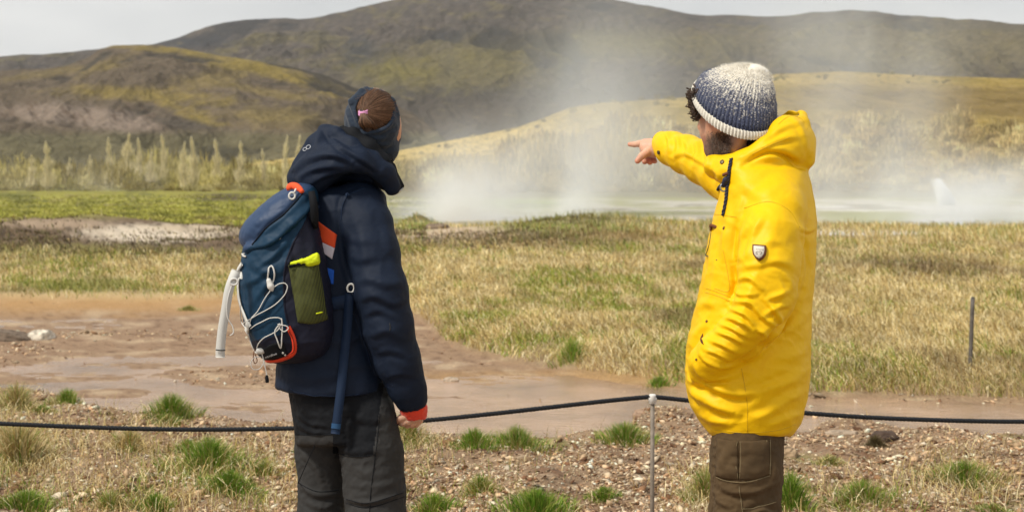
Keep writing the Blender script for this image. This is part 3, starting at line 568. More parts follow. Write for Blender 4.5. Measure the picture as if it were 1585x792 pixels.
def bushes(name, nb, px0, px1, dr, basef, hf, cols, per=320, wk=1.0, asp=.6, dens=None, lean=.55):
    """a wood of many bare bushes that reads as one mass: rounded clumps of fine twigs"""
    bx = rng.uniform(px0, px1, nb); t = rng.uniform(0, 1, nb); d = dr[0]+(dr[1]-dr[0])*t
    if dens is not None:
        q = rng.uniform(0, 1, nb) < dens(bx, t); bx, t, d = bx[q], t[q], d[q]; nb = len(bx)
    by = basef(bx, t); hb = hf(bx)*rng.uniform(.35, 1.1, nb)*(.75+.9*fbm(bx/60, t*4, o=2, seed=405)); s_ = d/F
    hb = np.maximum(hb, 5)*s_; rb = hb*asp*rng.uniform(.6, 1.3, nb)
    n = nb*per; I = np.repeat(np.arange(nb), per)
    v = rng.normal(0, 1, (n, 3)); v /= np.linalg.norm(v, axis=1)[:, None]; rr = rng.uniform(0, 1, n)**.45; v *= rr[:, None]
    spike = rng.uniform(0, 1, n) < .12
    x = (bx[I]-792.5)/F*d[I]+v[:, 0]*rb[I]; y = d[I]+v[:, 1]*rb[I]; z = CH-(by[I]-270)/F*d[I]+hb[I]*(.5+.42*v[:, 2])
    ln = hb[I]*rng.uniform(.12, .28, n)*np.where(spike, 1.7, 1)
    az = np.arctan2(v[:, 1], v[:, 0])+rng.normal(0, .6, n)
    base_c = cols[rng.integers(0, len(cols), nb)]*rng.uniform(.75, 1.25, (nb, 1)); c = base_c[I]*rng.uniform(.55, 1.3, (n, 1))
    V, Fc, Cc = twigs(np.stack([x, y, z-.2], -1), ln, np.abs(rng.normal(0, lean, n))*(1-.6*spike), az, rng.uniform(.5, 1.2, n)*wk*d[I]/1500, c)
    return mkobj(name, V, Fc, bark, kind='stuff', col=np.clip(Cc, .01, .85))
olv = np.array([(.48, .40, .15), (.58, .50, .21), (.36, .29, .11), (.66, .57, .28), (.30, .24, .09)])
brn = np.array([(.54, .41, .18), (.64, .50, .24), (.40, .30, .13), (.72, .59, .30), (.46, .36, .15)])
bushes('birch_thicket', 300, -420, 640, (150, 205), lambda p, t: 296-5*t, lambda p: interp(p, [(-400, 40), (0, 46), (60, 62), (140, 54), (240, 70), (320, 58), (400, 50), (470, 46), (640, 50)]), olv, 260, .9)
bushes('low_thicket', 260, -420, 640, (148, 160), lambda p, t: 296+0*t, lambda p: 0*p+22, olv*.8, 160, .9, 1.0)
bushes('willow_thicket', 300, 590, 1250, (150, 215), lambda p, t: 300-8*t, lambda p: interp(p, [(590, 66), (640, 60), (700, 66), (760, 56), (830, 80), (900, 110), (1250, 110)]), brn, 300, 1.0)
bushes('low_willow_thicket', 200, 590, 2000, (146, 165), lambda p, t: 297+0*t, lambda p: 0*p+26, brn*.8, 160, .9, 1.0)
bushes('hillside_scrub', 620, 780, 2000, (190, 330), lambda p, t: 292-interp(p, [(760, 30), (900, 80), (1100, 90), (2000, 88)])*t, lambda p: 0*p+46, brn, 240, 1.1)
bushes('ridge_scrub', 190, 360, 1500, (400, 515), lambda p, t: np.interp(p, [q[0] for q in B], [q[1] for q in B])+14*(1-t), lambda p: 0*p+13, olv*.7, 60, 1.2, .8, dens=lambda p, t: (.2+.8*ss(0, .2, fbm(p/22, t*2, o=3, seed=410)))*(.35+.65*ss(820, 900, p)))
bushes('brown_birch_wood', 620, 1200, 2200, (400, 515), lambda p, t: 200-44*t, lambda p: 0*p+28, np.array([(.22, .165, .10), (.17, .125, .075), (.28, .215, .13)]), 110, 1.3, .7)

# ================================================================ rope barrier and stakes
rope_m = mat('rope', (0.014, 0.015, 0.018), rough=.65, spec=.3, bumps=[('noise', 900, .5, .001)])
pts = [(-420, 640), (-200, 648), (0, 655), (120, 660), (240, 663.5), (350, 664), (460, 662), (560, 657), (660, 650), (760, 640), (850, 630), (930, 621), (985, 615.5), (1010, 614), (1035, 616), (1080, 621), (1160, 630), (1240, 638), (1320, 644), (1400, 648), (1500, 651), (1600, 652), (1800, 650), (2000, 640)]
DR = lambda px: 5.35+0.0*px
cpts = spline([P(x, y, DR(x)) for x, y in pts], 2600)
L_cum = np.concatenate([[0], np.cumsum(np.linalg.norm(np.diff(cpts, axis=0), axis=1))]); A = Acc()
t_, n_, b_ = frames(cpts)
for k in range(3):
    ph = L_cum*2*math.pi/0.042+k*2*math.pi/3
    V, Fc = tube(cpts+0.0044*(np.cos(ph)[:, None]*n_+np.sin(ph)[:, None]*b_), 0.0049, 6); A.add(V, Fc)
V, Fc = A.get(); mkobj('rope', V, Fc, rope_m, label='black twisted rope strung low across the whole scene behind both people', cat='rope')
metal = mat('pin_metal', (.24, .20, .16), rough=.6, metal=.1, var=(60, .25), bumps=[('noise', 200, .3, .002)])
plastic = mat('white_plastic', (.72, .70, .66), rough=.5, var=(80, .1))
top = P(1010, 612, 5.35); gx, gy = top[0], top[1]; g0 = float(gz(gx, gy))
root = empty('rope_pin', (gx, gy, g0), 'thin steel pin with a white cap holding up the black rope', 'barrier pin')
V, Fc = tube([(gx+.003, gy, g0-.15), (gx+.001, gy, g0+.3), (gx, gy, top[2]-.02)], .0080, 12); mkobj('rod', V, Fc, metal, root)
zt = top[2]; V, Fc = tube([(gx, gy, zt-.030), (gx, gy, zt-.029), (gx, gy, zt-.003), (gx, gy, zt+.003), (gx, gy, zt+.006)], [.012, .0140, .0140, .0135, .010], 16)
A = Acc().add(V, Fc); V, Fc = tube([(gx-.015, gy, zt-.012), (gx+.015, gy, zt-.012)], .0105, 14); A.add(V, Fc); V, Fc = A.get(); mkobj('cap', V, Fc, plastic, root)
# far stake in the meadow
ys_ = yplane(1506, 574, -.12); xs_ = (1506-792.5)/F*ys_; g0 = float(gz(xs_, ys_)); s = ys_/F
wood = mat('weathered_wood', (.13, .115, .10), rough=.9, var=(30, .35), bumps=[('noise', 90, .6, .004, (1, 1, .1))])
A = Acc(); pz = np.linspace(-.15, 107*s, 9); pp = np.stack([xs_+.0*pz+0.018*pz, ys_+0*pz, g0+pz], -1)
V, Fc = tube(pp, .0165, 10); A.add(V, Fc); V, Fc = tube([pp[-1], pp[-1]+np.array([0, 0, .012])], [.0165, .010], 10); A.add(V, Fc)
V, Fc = A.get(); mkobj('stake', V, Fc, wood, label='thin dark grey stake standing upright in the dry meadow at right', cat='stake', loc=(xs_, ys_, g0))

# ================================================================ steam
def steam(name, cx, basepy, toppy, wpx, d, depth, density, w0=.25, w1=.75, slant=0.0, nscale=.35, thr=.45, gain=3.0, vfall=1.2, baseramp=.04, seed=0.0, aniso=0.0, stretch=(1, 1, .45), core=1.0):
    s = d/F; x0 = (cx-792.5)*s; hw = wpx*s/2; zb = CH-(basepy-270)*s; ztp = CH-(toppy-270)*s
    bx = np.array([[i, j, k] for i in (-1, 1) for j in (-1, 1) for k in (0, 1)], float)
    V = np.stack([x0+bx[:, 0]*hw, d+bx[:, 1]*depth/2, zb+bx[:, 2]*(ztp-zb)], -1)
    Fc = [np.array([[0, 1, 3, 2], [4, 6, 7, 5], [0, 4, 5, 1], [2, 3, 7, 6], [0, 2, 6, 4], [1, 5, 7, 3]])]
    m = bpy.data.materials.new(name); m.use_nodes = True; t = m.node_tree; t.nodes.clear(); L = t.links.new
    o = N(t, 'ShaderNodeOutputMaterial'); pv = N(t, 'ShaderNodeVolumePrincipled'); L(pv.outputs[0], o.inputs['Volume'])
    pv.inputs['Color'].default_value = (1, 1, .995, 1); pv.inputs['Anisotropy'].default_value = aniso
    tcn = N(t, 'ShaderNodeTexCoord')
    def M(op, a, b=None, c=None, clamp=False):
        n = N(t, 'ShaderNodeMath', operation=op); n.use_clamp = clamp
        for i, v in enumerate((a, b, c)):
            if v is None: continue
            if isinstance(v, (int, float)): n.inputs[i].default_value = v
            else: L(v, n.inputs[i])
        return n.outputs[0]
    mpn = N(t, 'ShaderNodeMapping'); mpn.inputs['Scale'].default_value = stretch; mpn.inputs['Location'].default_value = (seed, seed*.7, seed*.3)
    geo = N(t, 'ShaderNodeNewGeometry'); L(geo.outputs['Position'], mpn.inputs[0])
    no = N(t, 'ShaderNodeTexNoise'); no.inputs['Scale'].default_value = nscale; no.inputs['Detail'].default_value = 5; no.inputs['Roughness'].default_value = .55; no.inputs['Distortion'].default_value = .6
    L(mpn.outputs[0], no.inputs['Vector'])
    no2 = N(t, 'ShaderNodeTexNoise'); no2.inputs['Scale'].default_value = nscale*.45; no2.inputs['Detail'].default_value = 2; L(mpn.outputs[0], no2.inputs['Vector'])
    sep = N(t, 'ShaderNodeSeparateXYZ'); L(tcn.outputs['Generated'], sep.inputs[0]); gx_, gy_, gz_ = sep.outputs
    wob = M('MULTIPLY', M('SUBTRACT', no2.outputs['Fac'], .5), .55)
    cxx = M('ADD', M('MULTIPLY', M('SUBTRACT', gz_, .5), slant), .5)
    dx = M('ADD', M('SUBTRACT', gx_, cxx), wob); dy = M('SUBTRACT', gy_, .5)
    wd = M('MULTIPLY', M('ADD', M('MULTIPLY', gz_, w1-w0), w0), .5)
    r = M('DIVIDE', M('ABSOLUTE', dx), wd); ry = M('MULTIPLY', M('ABSOLUTE', dy), 2.0)
    rr = M('SQRT', M('ADD', M('MULTIPLY', r, r), M('MULTIPLY', ry, ry)))
    rad = M('SUBTRACT', 1.0, rr, clamp=True); rad = M('POWER', rad, core)
    ex = M('MULTIPLY', M('MULTIPLY', gx_, M('SUBTRACT', 1.0, gx_)), 12.0, clamp=True)
    ver = M('POWER', M('SUBTRACT', 1.0, gz_, clamp=True), vfall); br = M('DIVIDE', gz_, baseramp, clamp=True)
    nn = M('MULTIPLY', M('SUBTRACT', no.outputs['Fac'], thr), gain, clamp=True)
    dn = M('MULTIPLY', M('MULTIPLY', M('MULTIPLY', rad, ver), M('MULTIPLY', br, nn)), M('MULTIPLY', ex, density))
    L(dn, pv.inputs['Density'])
    for v in (m.cycles,):
        v.volume_sampling = 'EQUIANGULAR' if False else 'MULTIPLE_IMPORTANCE'
    mkobj(name, V, Fc, m, kind='stuff', smooth=False)
steam('steam', 715, 350, 150, 430, 74, 9, 1.5, .70, .80, .14, .17, .37, 2.6, 2.0, .05, 1.0, stretch=(1, 1, .7), core=1.3)
steam('steam', 910, 352, -80, 520, 80, 11, .55, .62, .90, .08, .13, .37, 2.6, 1.35, .04, 5.0, stretch=(1, 1, .6), core=1.3)
steam('steam', 1080, 352, 20, 460, 84, 10, .30, .8, .95, .05, .16, .34, 2.2, .7, .05, 9.0, stretch=(1, 1, .6), core=1.2)
steam('steam', 1310, 352, -110, 600, 92, 12, .40, .65, .95, .04, .10, .36, 2.4, .55, .06, 14.0, stretch=(1, 1, .6), core=1.2)
steam('steam', 1560, 354, 205, 480, 70, 8, 2.0, .9, .9, .05, .25, .36, 2.4, 1.7, .08, 19.0, stretch=(1, 1, .8))
steam('steam', 700, 346, 232, 170, 66, 4, 3.2, .8, .9, .10, .35, .36, 2.6, 1.5, .06, 51.0, stretch=(1, 1, .8), core=1.2)
steam('steam', 885, 348, 210, 190, 70, 4, 2.2, .8, .9, .12, .32, .37, 2.6, 1.5, .06, 57.0, stretch=(1, 1, .7), core=1.2)
steam('geyser_jet', 1456, 318, 276, 44, 64, 1.6, 9, .95, .35, -.45, 1.2, .25, 3.5, .3, .05, 23.0)
steam('low_steam', 1110, 372, 130, 1300, 62, 10, .34, 1.2, 1.2, 0, .10, .40, 3.0, 2.4, .06, 31.0, stretch=(1, 1, .8), core=.5)
steam('low_steam', 190, 300, 235, 560, 150, 12, .07, 1.1, 1.1, 0, .06, .40, 3, 1.2, .08, 41.0, core=.5)
# haze: the damp air
def haze():
    x0, x1, y0, y1, z0, z1 = -5200, 5200, -60, 4600, -8, 620
    bx = np.array([[i, j, k] for i in (x0, x1) for j in (y0, y1) for k in (z0, z1)], float)
    m = bpy.data.materials.new('haze'); m.use_nodes = True; t = m.node_tree; t.nodes.clear()
    o = N(t, 'ShaderNodeOutputMaterial'); pv = N(t, 'ShaderNodeVolumePrincipled'); t.links.new(pv.outputs[0], o.inputs['Volume'])
    pv.inputs['Color'].default_value = (.95, .96, .97, 1); pv.inputs['Density'].default_value = HAZE
    mkobj('haze', bx, [np.array([[0, 1, 3, 2], [4, 6, 7, 5], [0, 4, 5, 1], [2, 3, 7, 6], [0, 2, 6, 4], [1, 5, 7, 3]])], m, kind='stuff', smooth=False)
HAZE = 0.000045
haze()
# ================================================================ figure modelling kit
# Figures are modelled in units of 1.817 mm at 4 m: x to the right, y down, z away; W() turns them into metres.
U = 4.0/F
def W(V):
    V = np.asarray(V, float); return P(V[..., 0], V[..., 1], 4.0+V[..., 2]*U)
class Field:
    def __init__(s, lo, hi, h):
        s.lo = np.array(lo, float); s.h = h; s.n = (np.ceil((np.array(hi)-s.lo)/h).astype(int)+1)
        s.f = np.full(s.n, 60.0, np.float32)
    def _sub(s, lo, hi):
        a = np.clip(np.floor((np.array(lo)-s.lo)/s.h).astype(int), 0, s.n); b = np.clip(np.ceil((np.array(hi)-s.lo)/s.h).astype(int)+1, 0, s.n)
        sl = tuple(slice(i, j) for i, j in zip(a, b)); ax = [s.lo[k]+s.h*np.arange(a[k], b[k], dtype=np.float32) for k in range(3)]
        return sl, ax[0][:, None, None].astype(np.float32), ax[1][None, :, None].astype(np.float32), ax[2][None, None, :].astype(np.float32)
    def apply(s, lo, hi, fn, k=0.0, op='add'):
        m = 25+k; sl, x, y, z = s._sub(np.array(lo)-m, np.array(hi)+m)
        if min(s.f[sl].shape) == 0: return s
        g = fn(x, y, z); f = s.f[sl]
        if op == 'sub': g = -g; f2 = -f; g2 = -g; 
        if op == 'add':
            if k: h = np.maximum(k-np.abs(f-g), 0)/k; r = np.minimum(f, g)-h*h*k/4
            else: r = np.minimum(f, g)
        else:
            if k: h = np.maximum(k-np.abs(f-g), 0)/k; r = np.maximum(f, g)+h*h*k/4
            else: r = np.maximum(f, g)
        s.f[sl] = r; return s
    def chain(s, pts, k=6, op='add', zs=1.0):
        """rounded limb through (x,y,z,r) joints"""
        for a, b in zip(pts[:-1], pts[1:]):
            a = np.array(a, float); b = np.array(b, float); r = max(a[3], b[3])
            def fn(x, y, z, a=a, b=b):
                ab = (b[:3]-a[:3])*np.array([1, 1, 1/zs]); L = float((ab**2).sum())+1e-6
                px, py, pz = x-a[0], y-a[1], (z-a[2])/zs
                t = np.clip((px*ab[0]+py*ab[1]+pz*ab[2])/L, 0, 1)
                return np.sqrt((px-ab[0]*t)**2+(py-ab[1]*t)**2+(pz-ab[2]*t)**2)-(a[3]+(b[3]-a[3])*t)
            s.apply(np.minimum(a[:3], b[:3])-r*max(zs, 1), np.maximum(a[:3], b[:3])+r*max(zs, 1), fn, k, op)
        return s
    def ell(s, c, r, k=6, op='add', rot=(0, 0, 0), n=2.0):
        c = np.array(c, float); r = np.array(r, float)
        from mathutils import Euler
        R = np.array(Euler([math.radians(q) for q in rot]).to_matrix()); m = r.max()
        def fn(x, y, z):
            dx, dy, dz = x-c[0], y-c[1], z-c[2]
            q = [(R[0][i]*dx+R[1][i]*dy+R[2][i]*dz)/r[i] for i in range(3)]
            d = (np.abs(q[0])**n+np.abs(q[1])**n+np.abs(q[2])**n)**(1/n)
            g = np.sqrt((q[0]/r[0])**2+(q[1]/r[1])**2+(q[2]/r[2])**2)+1e-6
            return (d-1)*np.minimum(d/g, r.max()) if n == 2.0 else (d-1)*r.min()
        return s.apply(c-m, c+m, fn, k, op)
    def loft(s, secs, k=6, op='add', n=2.4, grow=0.0, ylo=None, yhi=None, cap=8.0):
        """secs: (y, xl, xr, zf, zb)"""
        S = np.array(secs, float); y0 = S[0, 0] if ylo is None else ylo; y1 = S[-1, 0] if yhi is None else yhi
        def fn(x, y, z):
            yy = y.ravel(); xl, xr, zf, zb = [np.interp(yy, S[:, 0], S[:, i]) for i in (1, 2, 3, 4)]
            sh = (1, -1, 1); cx = ((xl+xr)/2).reshape(sh); a = ((xr-xl)/2+grow).reshape(sh); cz = ((zf+zb)/2).reshape(sh); b = ((zb-zf)/2+grow).reshape(sh)
            q = (np.abs((x-cx)/a)**n+np.abs((z-cz)/b)**n)**(1/n); g = (q-1)*np.minimum(a, b)
            c = np.maximum(y0-y, y-y1)
            h = np.maximum(cap-np.abs(g-c), 0)/cap
            return (np.maximum(g, c)+h*h*cap/4).astype(np.float32)
        return s.apply((S[:, 1].min()-grow, y0, S[:, 3].min()-grow), (S[:, 2].max()+grow, y1, S[:, 4].max()+grow), fn, k, op)
    def mesh(s, smooth=2):
        f = s.f; f[0] = f[-1] = 5; f[:, 0] = f[:, -1] = 5; f[:, :, 0] = f[:, :, -1] = 5
        ins = f < 0; nx, ny, nz_ = f.shape
        c = [ins[i:nx-1+i, j:ny-1+j, k:nz_-1+k] for i in (0, 1) for j in (0, 1) for k in (0, 1)]
        al = c[0].copy(); an = c[0].copy()
        for q in c[1:]: al &= q; an |= q
        act = an & ~al; idx = np.full(act.shape, -1, np.int32); I = np.argwhere(act); idx[act] = np.arange(len(I))
        acc = np.zeros((len(I), 3)); cnt = np.zeros(len(I))
        for ax in range(3):
            for o1 in (0, 1):
                for o2 in (0, 1):
                    o = [0, 0, 0]; oth = [q for q in range(3) if q != ax]; o[oth[0]] = o1; o[oth[1]] = o2
                    A = I+np.array(o); Bv = A.copy(); Bv[:, ax] += 1
                    fa = f[A[:, 0], A[:, 1], A[:, 2]]; fb = f[Bv[:, 0], Bv[:, 1], Bv[:, 2]]; m = (fa < 0) != (fb < 0)
                    t = np.where(m, fa/np.where(m, fa-fb, 1), 0); p = np.array(o)[None]+np.zeros((len(I), 3)); p[:, ax] += t
                    acc += p*m[:, None]; cnt += m
        V = s.lo+s.h*(I+acc/cnt[:, None]); Fs = []
        for ax in range(3):
            oth = [q for q in range(3) if q != ax]; sl0 = [slice(1, -1)]*3; sl1 = [slice(1, -1)]*3
            n_ = f.shape; sl0[ax] = slice(0, n_[ax]-1); sl1[ax] = slice(1, n_[ax])
            a = ins[tuple(sl0)]; b = ins[tuple(sl1)]; E = np.argwhere(a != b)
            if len(E) == 0: continue
            sgn = a[tuple(E.T)]; base = E.copy(); base[:, oth[0]] += 1; base[:, oth[1]] += 1
            q = []
            for (d1, d2) in ((0, 0), (-1, 0), (-1, -1), (0, -1)):
                b_ = base.copy(); b_[:, oth[0]] += d1; b_[:, oth[1]] += d2; q.append(idx[tuple(b_.T)])
            q = np.stack(q, -1); fl = sgn if ax != 1 else ~sgn
            q[~fl] = q[~fl][:, ::-1]; Fs.append(q)
        Fq = np.concatenate(Fs)
        Fq = Fq[:, ::-1]   # outward for x right, y down, z away mapped to world
        for _ in range(smooth): V = relax(V, Fq, .5)
        return V, Fq
def relax(V, Fq, w=.5):
    s = np.zeros_like(V); c = np.zeros(len(V))
    for i in range(4):
        a, b = Fq[:, i], Fq[:, (i+1) % 4]
        for k in range(3): s[:, k] += np.bincount(a, V[b, k], len(V))+np.bincount(b, V[a, k], len(V))
        c += np.bincount(a, minlength=len(V))+np.bincount(b, minlength=len(V))
    return V*(1-w)+w*s/np.maximum(c, 1)[:, None]
def vnormals(V, Fq):
    n = np.cross(V[Fq[:, 2]]-V[Fq[:, 0]], V[Fq[:, 3]]-V[Fq[:, 1]]); o = np.zeros_like(V)
    for i in range(4):
        for k in range(3): o[:, k] += np.bincount(Fq[:, i], n[:, k], len(V))
    return o/(np.linalg.norm(o, axis=1)[:, None]+1e-9)
def outward(V, Fq):
    """faces run so that W()-space normals point out; in modelling space cross() normals are mirrored or not: test with volume"""
    a, b, c, d = [V[Fq[:, i]] for i in range(4)]; vol = (np.einsum('ij,ij->i', a, np.cross(b, c))+np.einsum('ij,ij->i', a, np.cross(c, d))).sum()
    return Fq if vol > 0 else Fq[:, ::-1]
def folds(V, N_, F_list, zmax=None, facing=True):
    """cloth folds: each (polyline, width, height[, undercut]); a ridge with a shallow valley below its lower side"""
    D = np.zeros(len(V)); face = ss(-0.05, .35, -N_[:, 2]) if facing else np.ones(len(V))
    if zmax is not None: face = face*(V[:, 2] < zmax)
    for f in F_list:
        pl, wd, ht = f[:3]; uc = f[3] if len(f) > 3 else .6; p = spline(np.array(pl, float), max(8, len(pl)*5)); m = len(p)-1
        lo = p.min(0)-wd*3.5; hi = p.max(0)+wd*3.5; k = np.where((V[:, 0] > lo[0]) & (V[:, 0] < hi[0]) & (V[:, 1] > lo[1]) & (V[:, 1] < hi[1]) & (face > .01))[0]
        if len(k) == 0: continue
        best = np.full(len(k), 1e9); sgn = np.zeros(len(k)); tt = np.zeros(len(k)); x, y = V[k, 0], V[k, 1]
        for i in range(m):
            a, b = p[i], p[i+1]; ab = b-a; L2 = ab@ab+1e-9; t = np.clip(((x-a[0])*ab[0]+(y-a[1])*ab[1])/L2, 0, 1)
            dx, dy = x-a[0]-t*ab[0], y-a[1]-t*ab[1]; d = np.hypot(dx, dy); u = d < best
            best[u] = d[u]; sgn[u] = np.sign(ab[0]*dy-ab[1]*dx)[u]; tt[u] = ((i+t)/m)[u]
        tp = np.sin(np.pi*np.clip(tt, 0.03, .97))**.6; s_ = best*sgn/wd
        D[k] += face[k]*tp*ht*(np.exp(-s_**2)-uc*np.exp(-((s_-1.35)/.9)**2))
    return V+N_*D[:, None]
class Solid:
    """finished surface in modelling space with a ray caster"""
    def __init__(s, V, Fq):
        s.V = V; s.F = outward(V, Fq); s.bvh = BVHTree.FromPolygons([tuple(v) for v in V], [tuple(int(i) for i in f) for f in s.F])
    def hit(s, x, y, z0=-600):
        h = s.bvh.ray_cast(Vector((x, y, z0)), Vector((0, 0, 1)))
        if h[0] is None:
            h = s.bvh.find_nearest(Vector((x, y, -90)))
            return np.array(h[0]), np.array((0, 0, -1.0))
        n = np.array(h[1]); n = n if n[2] < 0 else -n
        return np.array(h[0]), n
    def line(s, pts, n, lift=0.0):
        q = spline(np.array(pts, float), n); H = [s.hit(*p) for p in q]; p = np.array([h[0] for h in H]); nn = np.array([h[1] for h in H])
        for _ in range(2):
            nn[1:-1] = (nn[:-2]+nn[1:-1]+nn[2:])/3; p[1:-1, 2] = (p[:-2, 2]+p[1:-1, 2]+p[2:, 2])/3
        nn /= np.linalg.norm(nn, axis=1)[:, None]+1e-9
        return p+nn*lift, nn
    def patch(s, topl, botl, nu, nv, lift=1.0, thick=1.0, bulge=0.0):
        a = spline(np.array(topl, float), nu); b = spline(np.array(botl, float), nu); V = np.zeros((nv, nu, 3)); Nn = np.zeros((nv, nu, 3))
        for j in range(nv):
            t = j/(nv-1)
            for i in range(nu):
                V[j, i], Nn[j, i] = s.hit(*(a[i]*(1-t)+b[i]*t))
        for _ in range(2):
            Nn[1:-1, 1:-1] = (Nn[1:-1, 1:-1]*2+Nn[:-2, 1:-1]+Nn[2:, 1:-1]+Nn[1:-1, :-2]+Nn[1:-1, 2:])/6
        Nn /= np.linalg.norm(Nn, axis=-1)[..., None]+1e-9
        e = np.minimum(np.linspace(0, 1, nv)[:, None], 1-np.linspace(0, 1, nv)[:, None]); g = np.minimum(np.linspace(0, 1, nu)[None], 1-np.linspace(0, 1, nu)[None])
        bl = bulge*np.clip(np.minimum(e, g)*4, 0, 1)[..., None]**.6
        T = V+Nn*(lift+thick+bl); Bt = V+Nn*(lift-2.0)
        return sheet_solid(T, Bt)
def sheet_solid(T, Bt):
    nv, nu = T.shape[:2]; n = nv*nu; f = gridfaces(nv, nu); f2 = f[:, ::-1]+n
    per = [(0, i) for i in range(nu)]+[(j, nu-1) for j in range(1, nv)]+[(nv-1, i) for i in range(nu-2, -1, -1)]+[(j, 0) for j in range(nv-2, 0, -1)]
    per = np.array([j*nu+i for j, i in per]); p2 = np.roll(per, -1); rim = np.stack([per, per+n, p2+n, p2], -1)
    V = np.concatenate([T.reshape(-1, 3), Bt.reshape(-1, 3)]); return V, [np.concatenate([f, f2, rim])]
def fig(name, V, faces, mt, parent, **kw):
    """object from modelling-space vertices"""
    faces = [np.asarray(f) for f in faces]
    return mkobj(name, W(V), faces, mt, parent, **kw)
def wrinkle(V, N_, amp, sx=18., seed=0, st=(1, 1, 1)):
    n = fbm(V[:, 0]/sx*st[0], V[:, 1]/sx*st[1], V[:, 2]/sx*st[2], o=3, seed=seed, ridge=True)-.62
    return V+N_*(amp*n)[:, None]
def ring_tube(c, A_, B_, r, n=60, ns=8, wav=0.0):
    th = np.linspace(0, 2*math.pi, n); pts = np.array(c)+np.cos(th)[:, None]*np.array(A_)+np.sin(th)[:, None]*np.array(B_)
    return tube(pts, r, ns, False)
# ================================================================ THE MAN in the yellow jacket
skin = mat('skin', vcol=True, rough=.5, spec=.35, trans=.12, bumps=[('noise', 260, .12, .001)], var=(45, .07))
yel = mat('yellow_shell', (.90, .535, .003), rough=.5, spec=.2, bumps=[('noise', 38, .28, .005), ('noise', 420, .2, .0006)], var=(9, .05))
yel_in = mat('hood_lining_shade', (.09, .075, .04), rough=.9)  # lining brown, darkened by the shadow inside the hood painted into it
navy_c = mat('navy_cord', (.022, .025, .05), rough=.6, bumps=[('noise', 700, .4, .001)])
leather = mat('brown_leather', (.16, .055, .02), rough=.55)
steel = mat('steel', (.45, .44, .42), rough=.3, metal=.9)
cordm = mat('brown_corduroy', (.092, .058, .027), rough=.95, sheen=0, bumps=[('X', 160, .35, .002), ('noise', 60, .3, .004)], var=(14, .22))
stitch = mat('stitching', (.22, .17, .09), rough=.8)
man_c = W(np.array([1150, 1090, 0.])); man_z = float(gz(man_c[0], man_c[1]))
man = empty('person', (man_c[0], man_c[1], man_z), 'person in a bright yellow hooded jacket and knit beanie pointing to the left', 'person')

# ---- body: head, neck, hidden trunk, hands and legs
hd = Field((1040, 110, -70), (1230, 320, 70), 1.5)
hd.ell((1145, 165, 0), (50, 52, 43), rot=(0, 38, 0)).ell((1128, 205, 2), (38, 40, 33), k=20, rot=(0, 38, 0))
hd.chain([(1103, 150, 22, 14), (1098, 175, 24, 15), (1099, 205, 24, 13), (1104, 228, 22, 12)], k=12)          # face front
hd.chain([(1096, 167, 30, 5), (1092, 180, 30, 5), (1086, 196, 31, 5.2), (1091, 201, 29, 5)], k=6)               # nose
hd.chain([(1092, 210, 26, 3.4), (1095, 211, 20, 3)], k=4).chain([(1093, 216, 26, 3.6), (1096, 217, 20, 3)], k=4)     # lips
hd.chain([(1104, 234, 18, 12), (1112, 236, 0, 11), (1138, 226, -30, 10), (1152, 205, -36, 10)], k=12)          # jaw line to the ear
hd.chain([(1114, 188, -12, 17), (1128, 190, -24, 14)], k=14)
hd.chain([(1150, 205, 6, 34), (1164, 245, 8, 33), (1172, 300, 5, 33)], k=14)                                     # neck
hd.ell((1158, 186, -43), (9, 15, 5), k=3, rot=(0, 20, 15))                                                       # ear under the hat
V, Fq = hd.mesh(2)
x, y, z = V.T
sk = np.array(s2l(214, 160, 128)); C = np.ones(V.shape)*sk*.95
C = mixc(C, s2l(196, 120, 95), blob(x, y, 1104, 190, 14, 10, .8)*.5)
C = mixc(C, (.15, .08, .05), ss(200, 232, y+.1*(x-1100)-8*fbm(x/7, y/7, o=2, seed=5))*ss(248, 238, y-.0*x)*ss(1146, 1122, x)*.8)
C = mixc(C, (.08, .042, .026), blob(x, y, 1116, 226, 24, 18, .6)*.7); C = mixc(C, (.45, .17, .13), blob(x, y, 1093, 213, 4, 4.5, .3)*(z > 5)*.7)
A = Acc(); A.add(V, [outward(V, Fq)], C)
def digits(A, hand, fingers, h=1.0, nails=True):
    lo = np.min([np.min([p[:3] for p in f], axis=0) for f in fingers+hand], axis=0)-14; hi = np.max([np.max([p[:3] for p in f], axis=0) for f in fingers+hand], axis=0)+14
    g = Field(lo, hi, h)
    for f in hand: g.chain(f, k=5)
    for f in fingers: g.chain(f, k=1.6)
    V, Fq = g.mesh(2); c = np.ones(V.shape)*np.array(s2l(226, 176, 148))*.9
    c = mixc(c, s2l(205, 120, 100), sum(np.exp(-((V-np.array(f[-1][:3]))**2).sum(1)/40) for f in fingers)*.7)
    return A.add(V, [outward(V, Fq)], c)
# right hand, index finger out, thumb down to the side, three fingers curled
digits(A, [[(1032, 230, 292, 13), (1012, 229, 300, 11.5), (1000, 228, 306, 10.5)], [(1012, 220, 300, 6), (998, 221, 312, 6)], [(1012, 236, 296, 8), (1001, 236, 300, 7)]],
       [[(999, 221, 312, 6.2), (990, 222.5, 322, 5.2), (982, 223.5, 332, 4.4), (975, 223.5, 340, 3.6)],
        [(1003, 235, 292, 6.6), (994, 241, 288, 5.6), (987, 249, 288, 4.6)],
        [(1000, 229, 318, 6), (996, 237, 322, 5.4), (998, 250, 312, 4.6)],
        [(1005, 233, 322, 5.8), (1003, 243, 324, 5.2), (1006, 251, 314, 4.4)],
        [(1010, 234, 322, 5.4), (1010, 243, 324, 4.8), (1013.5, 249.5, 314, 4.0)]], .9)
